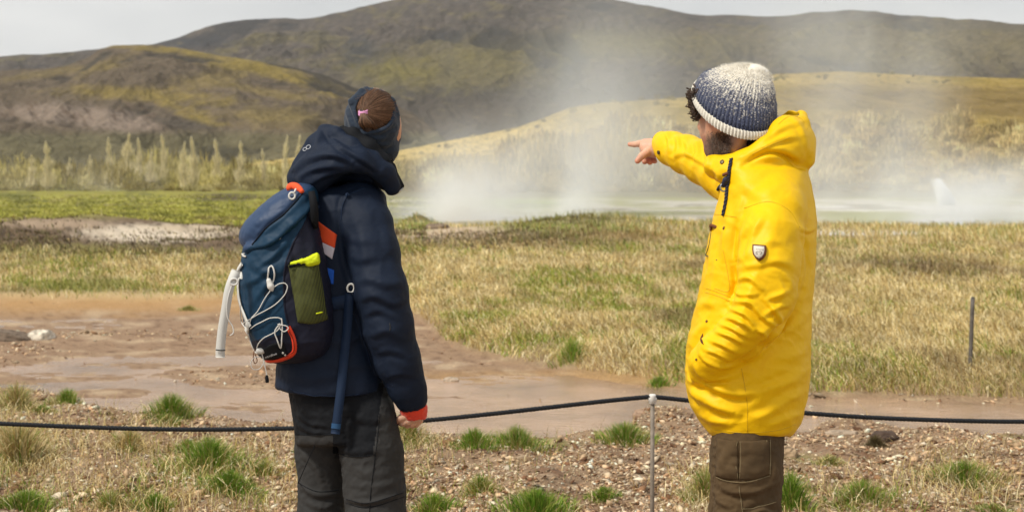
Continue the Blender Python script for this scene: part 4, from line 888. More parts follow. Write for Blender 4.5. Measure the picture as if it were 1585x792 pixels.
# trunk, arms and legs under the clothes
bd = Field((1000, 215, -190), (1260, 1100, 330), 4.5)
bd.chain([(1180, 310, 0, 38), (1170, 420, 0, 58), (1165, 560, 0, 55), (1158, 660, 0, 56)], k=14, zs=1.3).chain([(1175, 300, -60, 26), (1185, 400, -100, 26), (1188, 470, -110, 22), (1120, 530, -100, 17), (1090, 556, -84, 14), (1085, 575, -76, 12)], k=8)
bd.chain([(1160, 310, 50, 18), (1100, 262, 160, 12), (1045, 233, 262, 10), (1012, 230, 300, 9)], k=8)
for zz, xo in ((-46, 0), (48, -6)): bd.chain([(1156+xo, 680, zz, 40), (1154+xo, 860, zz, 30), (1160+xo, 1040, zz, 22), (1158+xo, 1080, zz, 20)], k=8).chain([(1160+xo, 1080, zz, 14), (1110+xo, 1086, zz+25, 12)], k=6)
V, Fq = bd.mesh(1); A.add(V, [outward(V, Fq)], np.ones(V.shape)*sk*.8)
V, Fc = A.get(); fig('body', V, Fc, skin, man, col=A.col())
# hair: curls at the forehead, wisps at the nape, beard hairs
hairm = mat('dark_brown_hair', vcol=True, rough=.55, spec=.35)
A = Acc()
def strand(pts, r, c, n=7, ns=4):
    p = spline(np.array(pts, float), n); V, Fc = tube(p, np.linspace(r, r*.35, n), ns, True); A.add(V, Fc, c)
for i in range(150):
    a = rng.uniform(0, 1); x0 = 1077+12*a+rng.normal(0, 3); y0 = 138+34*a+rng.normal(0, 5); z0 = rng.uniform(-4, 46)
    L = rng.uniform(10, 24); ph = rng.uniform(0, 6.28); q = []
    for k in range(7):
        t = k/6; q.append((x0-6*math.sin(t*2)*rng.uniform(.7, 1.2)-t*6+3.6*math.cos(ph+t*7), y0+t*L*.7+3.6*math.sin(ph+t*7)-2, z0+3*math.sin(ph+t*5)-t*5))
    strand(q, rng.uniform(1.0, 2.0), np.array((.045, .025, .014))*rng.uniform(.5, 1.9), 14, 6)
V, Fc = A.get(); fig('hair', V, Fc, hairm, man, col=A.col()); A = Acc()
for i in range(160):
    x0 = rng.uniform(1140, 1180); z0 = -30-rng.uniform(0, 8)+abs(x0-1160)*.3
    strand([(x0, 205, z0), (x0+2, 214, z0-1), (x0+rng.normal(2, 3), 222+rng.uniform(0, 5), z0+1)], .9, np.array((.035, .02, .012))*rng.uniform(.5, 1.6), 5)
V, Fc = A.get(); fig('nape_hair', V, Fc, hairm, man, col=A.col())
Vh, Fh = hd.mesh(1); head_s = Solid(Vh, Fh)
A = Acc()
for i in range(2400):
    t = rng.uniform(0, 1); x0 = 1096+34*t**.8+rng.normal(0, 3); y0 = rng.uniform(203, 246)-(8*(t-.3) if t > .3 else 0)
    if x0 < 1090 or x0 > 1148 or rng.uniform() > ss(200, 216, y0+.12*(x0-1100)): continue
    p, nn = head_s.hit(x0, y0)
    if p[2] > 60: continue
    dd = nn*rng.uniform(1.2, 2.4)+np.array([-.8, 2.0, .4])*rng.uniform(.5, 1.3)
    s_ = np.cross(dd, nn); s_ = s_/(np.linalg.norm(s_)+1e-6)*.34
    A.add(np.array([p-s_, p+s_, p+dd]), [np.array([[0, 1, 2]])], np.array((.06, .034, .02))*rng.uniform(.5, 2.4))
V, Fc = A.get(); fig('beard', V, Fc, hairm, man, col=A.col())

# ---- beanie
Fv = np.array([-.77, 0, .64]); Lv = np.array([-.64, 0, -.77])
def hatpt(t, ph):
    c0 = np.array([1136, 168, 0.]); c1 = np.array([1166, 101, 0.]); prof = np.interp(t, [0, .12, .3, .5, .68, .82, .92, .97, 1], [1.0, 1.02, 1.03, .97, .84, .64, .42, .26, .06])
    cc = np.array([np.interp(t, [0, .3, .6, .85, 1], [1136, 1139, 1144, 1156, 1166]), np.interp(t, [0, .3, .6, .85, 1], [168, 156, 135, 114, 103]), 0])
    tl = np.interp(t, [0, .5, 1], [40, 32, 14]); ts_ = np.interp(t, [0, .5, 1], [22, 12, 4])
    Av = Fv*65+np.array([0, -tl, 0]); Bv = Lv*52+np.array([0, ts_, 0])
    return cc+prof*(np.cos(ph)[:, None]*Av+np.sin(ph)[:, None]*Bv)
def knit(name, t0, t1, nt_, nph, ribs, amp, colf, mt, off=0.0, roll=False):
    T = np.linspace(t0, t1, nt_); ph = np.linspace(0, 2*math.pi, nph, endpoint=False); G = np.array([hatpt(t, ph) for t in T])
    cen = G.mean(1, keepdims=True); nrm = G-cen; nrm /= np.linalg.norm(nrm, axis=-1)[..., None]+1e-6
    env = ss(1.0, .9, T)[:, None]
    rib = np.abs(np.cos(ph*ribs/2))[None]**.7*amp*env+off
    if roll: rib = rib+3.2*np.sin(np.linspace(0, math.pi, nt_))[:, None]**.6
    # knitted V stitches and lumps
    row = np.arange(nt_)[:, None]*1.0
    fade = np.clip((.93-T)/.2, 0, 1)[:, None]
    rib = rib+fade*(.55*np.sin(row*2.1+2.2*np.cos(ph*ribs)[None]))*(amp > .8)+.7*fbm(np.cos(ph)[None]*4+0*row, np.sin(ph)[None]*4+0*row, row/9, o=2, seed=9)
    G = G+nrm*rib[..., None]; V = G.reshape(-1, 3); fc = gridfaces(nt_, nph, True)
    return fig(name, V, [fc], mt, man, col=colf(np.repeat(T[:, None], nph, 1), np.repeat(ph[None], nt_, 0), G).reshape(-1, 3))
wool = mat('knit_wool', vcol=True, rough=.95, spec=.1, sheen=.5, bumps=[('noise', 500, .6, .0015)])
cream = np.array(s2l(238, 230, 214))
def hatcol(T, ph, G):
    c = np.ones(T.shape+(3,))*cream
    sp1 = vnoise(ph*20, T*70, seed=61); sp2 = fbm(ph*9, T*14, o=2, seed=62)
    dk = np.interp(T, [0, .10, .16, .24, .4, .60, .74, .86, .95, 1], [.0, 1.25, 1.3, 1.2, .86, .66, .46, .20, .0, 0])
    k = ss(-.25, .25, (dk-.5)*.9+sp1*.7+sp2*.45)
    c = mixc(c, s2l(46, 58, 92), k*.95); c = mixc(c, s2l(28, 34, 56), ss(.1, .4, sp1+dk-.9)*.8)
    return c*(.9+.12*vnoise(ph*40, T*60))[..., None]
knit('beanie', .15, 1.0, 110, 624, 62, 2.0, hatcol, wool)
knit('brim', -.055, .195, 46, 624, 78, 2.0, lambda T, ph, G: np.ones(T.shape+(3,))*cream*(.93+.12*vnoise(ph*30, T*90, seed=3))[..., None], wool, off=1.2, roll=True)
# woolly fuzz on the crown and the closing knot
A = Acc()
for i in range(6500):
    t = rng.uniform(.1, 1.0)**(.55); ph = np.array([rng.uniform(0, 6.28)]); p = hatpt(min(t, .995), ph)[0]; cc = hatpt(min(t, .995), np.array([0, 1.57, 3.14, 4.71])).mean(0)
    nn = p-cc; nn = nn/(np.linalg.norm(nn)+1e-6)+np.array([.1, -1.2*t**3, 0]); nn /= np.linalg.norm(nn); ln = rng.uniform(1.2, 3.0)*(1+1.6*(t > .8)); tg = rng.normal(0, .6, 3)
    s_ = np.cross(nn, tg); s_ = s_/(np.linalg.norm(s_)+1e-6)*.28
    A.add(np.array([p+nn*.8-s_, p+nn*.8+s_, p+nn*(1+ln)+tg*1.2]), [np.array([[0, 1, 2]])], cream*rng.uniform(.8, 1.05) if t > .68 else np.array(s2l(70, 84, 118)))
V, Fc = A.get(); fig('wool_fuzz', V, Fc, wool, man, col=A.col())
g = Field((1140, 80, -30), (1205, 130, 30), 1.3)
g.chain([(1158, 113, -6, 6), (1168, 110, -9, 7), (1178, 111, -4, 7)], k=8).chain([(1176, 113, -8, 6), (1182, 116, 0, 7), (1184, 122, -4, 6)], k=8).ell((1168, 106, 4), (12, 7, 14), k=4)
V, Fq = g.mesh(2); fig('beanie_knot', V, [outward(V, Fq)], wool, man, col=np.ones(V.shape)*cream)

# ---- jacket
j = Field((1000, 160, -175), (1285, 690, 335), 1.9)
TOR = [(243, 1112, 1238, -52, 52), (262, 1106, 1250, -82, 82), (285, 1117, 1256, -98, 98), (310, 1112, 1261, -104, 104), (340, 1103, 1264, -106, 106), (370, 1096, 1264, -106, 106), (400, 1091, 1263, -105, 105), (440, 1084, 1260, -104, 104),
       (470, 1078, 1257, -104, 104), (500, 1070, 1256, -105, 105), (530, 1063, 1256, -107, 107), (575, 1060, 1255, -110, 110), (605, 1062, 1252, -110, 110), (630, 1070, 1247, -108, 108), (655, 1086, 1240, -104, 104), (676, 1102, 1226, -98, 98)]
j.loft(TOR, k=0, n=2.3)
j.chain([(1205, 300, -52, 36), (1203, 325, -84, 42), (1196, 365, -110, 46), (1190, 410, -124, 47), (1187, 455, -134, 44), (1173, 490, -138, 40), (1145, 520, -120, 36), (1112, 545, -104, 31), (1092, 560, -88, 24), (1084, 570, -72, 18)], k=13)
j.chain([(1165, 300, 70, 46), (1120, 268, 130, 36), (1092, 252, 180, 33), (1062, 239, 230, 28), (1040, 230, 270, 24.5), (1026, 222, 295, 19)], k=14)
# collar and hood
j.chain([(1112, 262, 10, 17), (1108, 258, -8, 16), (1128, 262, -34, 18), (1155, 252, -50, 20), (1190, 236, -52, 24), (1222, 225, -30, 28), (1230, 222, 0, 30), (1222, 225, 32, 28), (1188, 236, 52, 22), (1140, 250, 50, 18), (1114, 258, 26, 16)], k=12)
j.ell((1216, 216, -4), (40, 43, 58), k=12, rot=(0, 0, -20)).chain([(1204, 205, -44, 11), (1224, 198, -26, 11), (1241, 190, -4, 9), (1240, 181, 16, 8), (1224, 181, 36, 8), (1206, 190, 44, 8)], k=10).chain([(1244, 232, -20, 17), (1247, 246, -14, 15)], k=10)
j.ell((1160, 168, 0), (66, 68, 46), k=3, op='sub', rot=(0, 0, -28)).ell((1211, 184, 6), (27, 22, 34), k=3, op='sub', rot=(0, 0, -12))
j.chain([(1140, 215, 0, 34), (1150, 262, 0, 26)], k=4, op='sub')
# open cuff and open hem
j.chain([(1000, 220, 320, 13), (1026, 224, 300, 14), (1045, 232, 265, 15)], k=2, op='sub').chain([(1004, 221, 325, 22), (1011, 222, 312, 21)], k=3, op='sub')
j.loft(TOR, k=2, op='sub', n=2.3, grow=-7, ylo=622, yhi=760)
V, Fq = j.mesh(2); Fq = outward(V, Fq); Nn = vnormals(V, Fq)
V_0 = V.copy(); V = wrinkle(V, Nn, 1.0, 40., 5, (1, 1.3, 1))
arm = np.array([[1205, 310, -82], [1190, 410, -116], [1182, 480, -126], [1140, 525, -120], [1082, 570, -82]])
SL = [ # near sleeve folds
 ([(1148, 398), (1165, 388), (1190, 376), (1215, 374)], 8, 2.8), ([(1139, 433), (1156, 430), (1170, 437), (1184, 452)], 6, 3.6), ([(1186, 462), (1204, 458), (1224, 448)], 6, 3.2), ([(1210, 420), (1222, 436), (1226, 452)], 6, 2.0),
 ([(1150, 414), (1172, 408), (1200, 404), (1232, 412)], 7, 3.0), ([(1133, 466), (1162, 470), (1181, 491), (1204, 506)], 5, 4.4), ([(1181, 460), (1199, 480), (1208, 496), (1212, 508)], 5, 3.8), ([(1180, 490), (1200, 478), (1222, 470)], 5, 2.8),
 ([(1130, 477), (1154, 488), (1170, 507)], 4.4, 3.8), ([(1122, 491), (1144, 497), (1166, 511)], 4.4, 3.8), ([(1114, 502), (1136, 509), (1158, 523)], 4.2, 3.2), ([(1108, 513), (1132, 521), (1151, 533)], 4.2, 3.4), ([(1100, 528), (1122, 535), (1141, 547)], 4.2, 3.2), ([(1092, 541), (1112, 548), (1130, 558)], 4, 2.8),
 ([(1170, 508), (1184, 518), (1180, 530)], 4.5, 2.8), ([(1136, 446), (1146, 456), (1168, 456)], 4.5, 3), ([(1084, 548), (1096, 560), (1118, 568), (1146, 562)], 4.5, 3.4),
 ([(1140, 400), (1146, 375), (1158, 345)], 7, 3.4, .9), ([(1156, 395), (1166, 360), (1180, 335)], 7, 2.6, .5), ([(1168, 420), (1180, 395), (1200, 352)], 9, 2.2, .4),
 # armhole seam, back of the sleeve
 ([(1238, 360), (1248, 385), (1252, 420), (1242, 455)], 6, -4, .0), ([(1244, 450), (1230, 485), (1206, 510), (1178, 536), (1148, 558), (1120, 566)], 4.5, -8.5, .0), ([(1132, 408), (1137, 440), (1128, 465)], 5, -5, .0), ([(1142, 335), (1136, 370), (1134, 405)], 5, -3, 0),
 # body: pulled folds towards the pocket and hem
 ([(1064, 585), (1090, 592), (1120, 605), (1150, 610), (1180, 603)], 8, 4.5), ([(1066, 605), (1090, 618), (1115, 632), (1140, 640)], 8, 4.5), ([(1250, 572), (1220, 590), (1190, 602), (1170, 618)], 9, 3.5), ([(1246, 606), (1215, 620), (1185, 640), (1160, 648)], 9, 3.6),
 ([(1254, 540), (1225, 550), (1195, 556)], 10, 2.6), ([(1075, 560), (1085, 578), (1110, 586), (1140, 580)], 6, 4.0), ([(1080, 640), (1100, 650), (1130, 655)], 7, 3), ([(1160, 585), (1165, 560), (1190, 530), (1230, 500)], 9, 2.6),
 ([(1250, 480), (1235, 500), (1210, 520)], 9, 2.2), ([(1240, 640), (1215, 648), (1190, 660)], 7, 2.4), ([(1068, 540), (1076, 520), (1090, 500)], 7, 3), ([(1078, 480), (1090, 470), (1110, 472)], 8, 2.4), ([(1064, 575), (1072, 600), (1094, 640)], 7, 2.6),
 # chest and shoulder
 ([(1128, 300), (1150, 290), (1175, 300), (1200, 292)], 12, 2.2), ([(1130, 335), (1122, 370), (1120, 410)], 8, 2.6), ([(1150, 300), (1143, 330), (1140, 360)], 8, 2.2), ([(1215, 300), (1235, 320), (1250, 345)], 10, 2.4), ([(1238, 352), (1250, 358), (1262, 352)], 4, 2.4), ([(1110, 395), (1106, 430), (1100, 470)], 9, 2.0),
 ([(1100, 372), (1097, 410), (1088, 450)], 5, 2.2),
 # hood
 ([(1150, 243), (1180, 228), (1215, 214), (1238, 212)], 6, 2.6), ([(1160, 232), (1190, 212), (1216, 196), (1240, 190)], 5, 2.0), ([(1150, 256), (1178, 240), (1205, 238), (1236, 256), (1252, 262)], 4, -6.0, .0), ([(1190, 230), (1215, 232), (1240, 246)], 7, 2.6), ([(1222, 180), (1240, 200), (1254, 240)], 5, 1.6),
 # far sleeve
 ([(1030, 205), (1036, 220), (1034, 240)], 4, 2.4), ([(1046, 206), (1050, 225), (1046, 246)], 5, 2.6), ([(1058, 214), (1066, 232), (1058, 252)], 5, 2.2), ([(1076, 214), (1080, 240), (1072, 262)], 6, 2.8), ([(1092, 222), (1096, 250), (1088, 272)], 6, 2.6), ([(1040, 244), (1060, 238), (1085, 250), (1100, 262)], 5, 2.2), ([(1104, 262), (1112, 272), (1110, 285)], 5, 2.4),
]
SL = [(f[0], f[1]*.85, f[2]*1.3)+tuple(f[3:]) for f in SL]; V = folds(V, Nn, SL); Nn = vnormals(V, Fq)
# fine elbow crumples
ax_ = (V[:, 0]-1205)*-.42+(V[:, 1]-310)*.9; pr_ = (V[:, 0]-1205)*.9+(V[:, 1]-310)*.42
cw = ss(395, 440, V[:, 1])*ss(585, 550, V[:, 1])*ss(-50, -75, V[:, 2])*(Nn[:, 2] < .3)*ss(78, 62, np.abs(pr_-60))
rg = 1-np.abs(vnoise(ax_/15+.5*vnoise(V[:, 0]/22, V[:, 1]/22, seed=3), pr_/34+ax_/60, V[:, 2]/60, seed=79))*2.6
V = V+Nn*(cw*.8*(np.clip(rg, -.5, 1)-.45))[:, None]
bw = ss(300, 330, V[:, 1])*(1-cw)*.9+.35; rg = 1-np.abs(vnoise(V[:, 0]/55+V[:, 1]/70, V[:, 1]/26-V[:, 0]/60, V[:, 2]/60, seed=81))*2.4
V = V+Nn*(bw*.9*(np.clip(rg, -.3, 1)-.4))[:, None]
V = V+Nn*(cw*.3*(fbm(V[:, 0]/16+V[:, 1]/30, V[:, 1]/9-V[:, 0]/22, V[:, 2]/30, o=3, seed=77, ridge=True)-.6))[:, None]
bm_ = (np.exp(-(((V[:, 0]-1176)/22)**2+((V[:, 1]-391)/24)**2)**2)*(V[:, 2] < -60))[:, None]; V = V*(1-bm_)+(V_0+Nn*.6)*bm_
fig('jacket', V, [Fq], yel, man); jac = Solid(V, Fq)
lg = Field((1170, 150, -50), (1260, 240, 60), 1.8); lg.ell((1211, 184, 6), (28.5, 23.5, 35.5), k=0, rot=(0, 0, -12)).ell((1211, 184, 6), (26, 21, 33), k=0, op='sub', rot=(0, 0, -12))
lg.apply((1170, 150, -50), (1260, 240, 60), lambda x, y, z: (y+.42*(x-1211)-187)*1.0+0*z, 0, 'sub')
lV, lF = lg.mesh(1); fig('hood_lining_shade', lV, [outward(lV, lF)], yel_in, man)  # dark bowl: lining plus painted shadow of the hood opening
def seam(s, pts, m, parent, name='seam', r=.8, lift=.2, n=40, lab=None):
    p, nn = s.line(pts, n, lift); Vv, Fc = tube(p, r, 6); return fig(name, Vv, Fc, m, parent, **({'label': lab} if lab else {}))
seam_y = mat('yellow_seam', (.70, .42, .003), rough=.5)
for pl in ([(1119, 386), (1126, 420), (1128, 450), (1106, 446)], [(1100, 330), (1118, 333), (1140, 336)], [(1148, 570), (1156, 620), (1157, 668)], [(1092, 452), (1112, 458), (1130, 466)], [(1093, 446), (1112, 452), (1131, 460)], [(1100, 664), (1150, 669), (1200, 666), (1232, 656)],
           [(1152, 322), (1190, 312), (1222, 326), (1238, 352)], [(1164, 239), (1190, 226), (1222, 213)], [(1205, 192), (1222, 180), (1240, 184), (1250, 200)]):
    p, nn = jac.line(pl, 40, -.1); Vv, Fc = tube(p, .75, 6); fig('seam', Vv, Fc, seam_y, man)
# chest zip placket with dark cord and toggle
p, nn = jac.line([(1133, 246), (1130, 262), (1129, 275), (1127, 292), (1125, 310), (1120, 334)], 60, 1.6)
A = Acc(); tt_, n_, b_ = frames(p); Lc = np.arange(len(p))*1.2
for k in range(2):
    phs = Lc*.75+k*math.pi; Vv, Fc = tube(p+1.4*(np.cos(phs)[:, None]*n_+np.sin(phs)[:, None]*b_), 1.9, 7); A.add(Vv, Fc)
V, Fc = A.get(); draw = fig('drawcord', V, Fc, navy_c, man)
p, nn = jac.line([(1128, 274), (1126, 283), (1124, 290)], 12, 4.5); V, Fc = tube(p, [2.5, 4.2, 4.8, 5, 5, 5, 5, 5, 4.8, 4.5, 4, 2.5], 12); fig('toggle', V, Fc, navy_c, draw)
V, Fc = ring_tube(p[-2]+np.array([0, 2, -2]), (5, 0, 0), (0, 6, 0), 1.3); fig('ring', V, Fc, steel, draw)
V, Fc = tube(jac.line([(1122, 270), (1130, 268)], 6, 4)[0], 2.6, 8); fig('leather_tab', V, Fc, leather, draw)
p, nn = jac.line([(1119, 285), (1114, 290), (1112, 294)], 8, 1.4); V, Fc = tube(p, 2.4, 8); fig('cord_end', V, Fc, navy_c, draw)
def button(s, x, y, r, m, parent, name='snap', lift=1.0):
    c, n = s.hit(x, y); a = np.cross(n, [0, 1, 0]); a /= np.linalg.norm(a); b = np.cross(n, a)
    A = Acc(); Vv, Fc = tube([c, c+n*lift, c+n*(lift+.8)], [r, r, r*.75], 16); A.add(Vv, Fc); Vv, Fc = ring_tube(c+n*(lift+.5), a*r*.9, b*r*.9, .5, 24, 6); A.add(Vv, Fc); V, Fc = A.get(); return fig(name, V, Fc, m, parent)
button(jac, 1118, 251, 3.6, mat('dull_snap', (.16, .12, .07), rough=.4, metal=.6), man)
button(jac, 1094, 497, 1.9, leather, man, 'rivet', .3); button(jac, 1078, 556, 1.6, leather, man, 'rivet', .3)
p, nn = jac.line([(1101, 346), (1102, 356)], 8, 1.2); V, Fc = tube(p, 2.6, 8); fig('zip_pull', V, Fc, leather, man)
seam(jac, [(1101, 358), (1098, 378), (1092, 396)], navy_c, man, 'chest_zip', .8, .1)
# dark gap of the hand pocket
p, nn = jac.line([(1088, 516), (1086, 526), (1089, 533)], 10, .3); V, Fc = tube(p, [.4, 1, 1.6, 2, 2.2, 2.2, 2, 1.6, 1, .4], 8); fig('pocket_edge', V, Fc, mat('pocket_lining', (.10, .03, .015), rough=.9), man)
# cuff strap, snap and inner cuff on the pointing arm
V, Fc = tube([(1030, 227, 292), (1019, 226, 303), (1011.5, 225, 309)], [13.5, 13.8, 12.6], 24, True); fig('inner_cuff', V, Fc, navy_c, man)
button(jac, 1020, 236, 3.0, mat('cuff_snap', (.10, .07, .03), rough=.4, metal=.6), man)
# arm badge: leather shield with a cream field, a loop mark and small print
def shield(k, cx=1176.0, cy_=391.0):
    th = np.linspace(0, 1, 15); w_, h_ = 10.6*k, 12*k
    pts = [(-w_*.96, -h_), (w_*.96, -h_*.86), (w_, -h_*.2), (w_*.86, h_*.35), (w_*.5, h_*.8), (0, h_*1.06), (-w_*.5, h_*.8), (-w_*.9, h_*.3), (-w_, -h_*.3)]
    return [(cx+a, cy_+b) for a, b in pts]
def poly_on(s, pts, lift, thick):
    H = [s.hit(*q) for q in pts]; c, n = s.hit(np.mean([q[0] for q in pts]), np.mean([q[1] for q in pts])); c = np.array(c)
    n = n*2+sum(h[1] for h in H); n /= np.linalg.norm(n); base = []
    for q, h in zip(pts, H):   # lie on the tangent plane
        z = c[2]-(n[0]*(q[0]-c[0])+n[1]*(q[1]-c[1]))/n[2]; base.append((q[0], q[1], z))
    base = np.array(base); m = len(base); ctr = base.mean(0)
    V = np.concatenate([base+n*lift-n*4, base+n*(lift+thick), [ctr+n*(lift+thick)]]); i = np.arange(m); i2 = (i+1) % m
    return V, [np.stack([i, i2, i2+m, i+m], -1), np.stack([i+m, i2+m, np.full(m, 2*m)], -1)], n
badge_V, badge_F, bn_ = poly_on(jac, shield(1), 3.6, .8); badge = fig('arm_badge', badge_V, badge_F, leather, man, smooth=False)
V, Fc, _ = poly_on(jac, shield(.80), 4.6, .4); fig('field', V, Fc, mat('cream_badge', (.70, .64, .54), rough=.7), badge, smooth=False)
inkm = mat('badge_print', (.10, .08, .06), rough=.8)
bc, bn2 = jac.hit(1176, 391)[0], bn_
def bpt(x, y, l=5.3): return (x, y, bc[2]-(bn2[0]*(x-bc[0])+bn2[1]*(y-bc[1]))/bn2[2]) + bn2*l
A = Acc()
for sg, ox in ((1, -2.2), (-1, 2.4)):
    q = [bpt(1176+ox+(.6+2.6*t)*math.cos(5.4*t*sg+(0 if sg > 0 else math.pi)), 393.2+(.5+2.3*t)*math.sin(5.4*t)) for t in np.linspace(0, 1, 20)]; Vv, Fc = tube(q, .42, 5); A.add(Vv, Fc)
V, Fc = A.get(); fig('loop_mark', V, Fc, inkm, badge)
def text_on(txt, x0, y0, x1, y1, s, lift, size, m, parent, name='lettering'):
    cu = bpy.data.curves.new('t', 'FONT'); cu.body = txt; cu.extrude = .03; cu.size = 1; o = bpy.data.objects.new('t', cu); COL.objects.link(o)
    bpy.context.view_layer.update(); me = o.to_mesh(); v = np.array([q.co[:] for q in me.vertices]); fs = [list(p_.vertices) for p_ in me.polygons]; o.to_mesh_clear(); bpy.data.objects.remove(o); bpy.data.curves.remove(cu)
    v = v-v.min(0)*[1, 1, 0]; wd = v[:, 0].max(); a = math.atan2(y1-y0, x1-x0); L = math.hypot(x1-x0, y1-y0); out_ = []
    for q in v:
        u = q[0]/wd*L; vv = q[1]*size; x = x0+u*math.cos(a)+vv*math.sin(a); y = y0+u*math.sin(a)-vv*math.cos(a)
        h, n = s.hit(x, y); out_.append(h+n*(lift+q[2]*3))
    groups = {}
    for f in fs: groups.setdefault(len(f), []).append(f)
    return fig(name, np.array(out_), [np.array(g_) for g_ in groups.values()], m, parent, smooth=False)
text_on('OUTDOOR', 1170, 386.5, 1182.5, 387.5, Solid(np.array([bpt(1160, 375, 5.0), bpt(1195, 375, 5.0), bpt(1195, 405, 5.0), bpt(1160, 405, 5.0)]), np.array([[0, 1, 2, 3]])), .1, 2.4, inkm, badge)

# ---- trousers and boots
t_ = Field((1075, 650, -120), (1235, 1085, 125), 2.4)
t_.loft([(650, 1104, 1216, -98, 96), (700, 1100, 1213, -98, 96), (730, 1098, 1211, -97, 95)], k=0, n=2.3)
t_.chain([(1157, 700, -48, 50), (1157, 745, -48, 52), (1157, 800, -48, 50), (1158, 870, -48, 44), (1164, 960, -48, 38), (1166, 1050, -48, 34)], k=14)
t_.chain([(1150, 700, 50, 50), (1148, 790, 52, 48), (1150, 870, 52, 43), (1158, 960, 50, 38), (1160, 1050, 50, 34)], k=14)
V, Fq = t_.mesh(2); Fq = outward(V, Fq); Nn = vnormals(V, Fq); V = wrinkle(V, Nn, 3.4, 26., 31, (1, 1.6, 1))
V = folds(V, Nn, [([(1200, 690), (1196, 720), (1200, 750)], 7, 3), ([(1204, 800), (1180, 790), (1150, 800)], 5, 4, .9), ([(1112, 700), (1120, 720), (1118, 740)], 4, 3), ([(1108, 748), (1130, 760), (1160, 762), (1190, 752), (1208, 742)], 5, 3.5), ([(1108, 770), (1120, 780), (1140, 784)], 5, 3.5), ([(1130, 690), (1118, 712), (1108, 738)], 5, 3.4, 1.0), ([(1205, 770), (1190, 782), (1170, 790)], 6, 2.6), ([(1205, 700), (1200, 725), (1190, 742)], 6, 2),
                  ([(1112, 800), (1150, 812), (1195, 806)], 8, 3), ([(1105, 850), (1150, 866), (1200, 850)], 9, 3), ([(1120, 1000), (1165, 1012), (1200, 1000)], 9, 4), ([(1120, 1030), (1165, 1040), (1200, 1030)], 8, 4)])
tr_ob = fig('trousers', V, [Fq], cordm, man); trs = Solid(V, Fq)
V, Fc = trs.patch([(1110, 678), (1128, 681), (1142, 682)], [(1108, 736), (1126, 741), (1143, 742)], 14, 22, .4, 1.0, 2.2); pk = fig('cargo_pocket', V, Fc, cordm, man)
V, Fc = trs.patch([(1146, 682), (1168, 682), (1191, 679)], [(1144, 742), (1168, 741), (1192, 734)], 16, 22, .4, 1.0, 2.2); fig('pocket_panel', V, Fc, cordm, pk)
A = Acc()
for pl in ([(1191, 680), (1192, 705), (1192, 734)], [(1186, 681), (1187, 705), (1187, 732)], [(1110, 738), (1130, 745), (1160, 745), (1192, 736)], [(1142, 683), (1138, 705), (1143, 740)], [(1146, 683), (1147, 705), (1145, 740)], [(1144, 752), (1147, 772), (1150, 795)], [(1150, 787), (1175, 784), (1200, 776)]):
    p, nn = trs.line(pl, 26, 1.9); Vv, Fc = tube(p, .55, 5); A.add(Vv, Fc)
V, Fc = A.get(); fig('stitching', V, Fc, stitch, man)
boot = mat('brown_boot', (.10, .06, .035), rough=.7, bumps=[('noise', 40, .3, .003)]); solem = mat('boot_sole', (.02, .02, .02), rough=.9)
def boots(person_, x, zz, hx, hz, yg=1093.0):
    g = Field((x-110, yg-90, zz-80), (x+110, yg+6, zz+80), 2.4)
    g.chain([(x, yg-70, zz, 28), (x, yg-26, zz, 26), (x+hx*.5, yg-22, zz+hz*.5, 22), (x+hx, yg-16, zz+hz, 17)], k=10)
    V, Fq = g.mesh(2); V[:, 1] = np.minimum(V[:, 1], yg-3); b_ = fig('boot', V, [outward(V, Fq)], boot, person_)
    g = Field((x-110, yg-20, zz-80), (x+110, yg+20, zz+80), 2.4); g.chain([(x-hx*.15, yg-2, zz-hz*.15, 23), (x+hx*.5, yg-2, zz+hz*.5, 22), (x+hx, yg-2, zz+hz, 18)], k=8)
    V, Fq = g.mesh(1); V[:, 1] = np.clip(V[:, 1], yg-9, yg); fig('sole', V, [outward(V, Fq)], solem, b_)
boots(man, 1160, -48, -62, 30); boots(man, 1158, 50, -62, 30)
# ================================================================ THE WOMAN in the navy jacket
navy = mat('navy_shell', (.0075, .0140, .031), rough=.68, spec=.2, bumps=[('noise', 50, .12, .004), ('noise', 600, .15, .0005)], var=(8, .10))
navy_lt = mat('navy_webbing', (.005, .018, .05), rough=.7, bumps=[('noise', 700, .3, .0006)])
blackf = mat('black_fabric', (.006, .0068, .009), rough=.8, spec=.2, bumps=[('noise', 60, .2, .003)])
greyf = mat('dark_grey_fabric', (.036, .035, .034), rough=.8, spec=.2, bumps=[('noise', 60, .25, .003), ('noise', 500, .15, .0005)], var=(14, .12))
denim = mat('slate_headband', (.014, .024, .042), rough=.85, sheen=.15, bumps=[('noise', 500, .4, .0008)], var=(20, .15))
redf = mat('red_fleece', (.75, .055, .022), rough=.9, sheen=.3, bumps=[('noise', 350, .5, .0012)])
wc = W(np.array([535, 1092, 0.])); wz = float(gz(wc[0], wc[1]))
wom = empty('person', (wc[0], wc[1], wz), 'person in a navy jacket and headband carrying a blue backpack, seen from behind', 'person')
g = Field((515, 120, -65), (650, 300, 65), 1.5)
g.ell((578, 182, 2), (40, 46, 42), rot=(0, 25, 0)).ell((592, 208, 10), (28, 34, 30), k=16)
g.chain([(600, 192, 22, 8), (602, 205, 22, 9), (600, 225, 18, 10), (597, 243, 12, 10)], k=12).chain([(605, 200, 36, 4), (608, 211, 40, 4.5)], k=5)
g.chain([(572, 210, 0, 27), (565, 245, 4, 26), (560, 268, 4, 22)], k=14)
g.ell((592, 196, -34), (8, 13, 5), k=3)
V, Fq = g.mesh(2); A = Acc(); skc = np.array(s2l(216, 160, 130))*.85; A.add(V, [outward(V, Fq)], np.ones(V.shape)*skc)
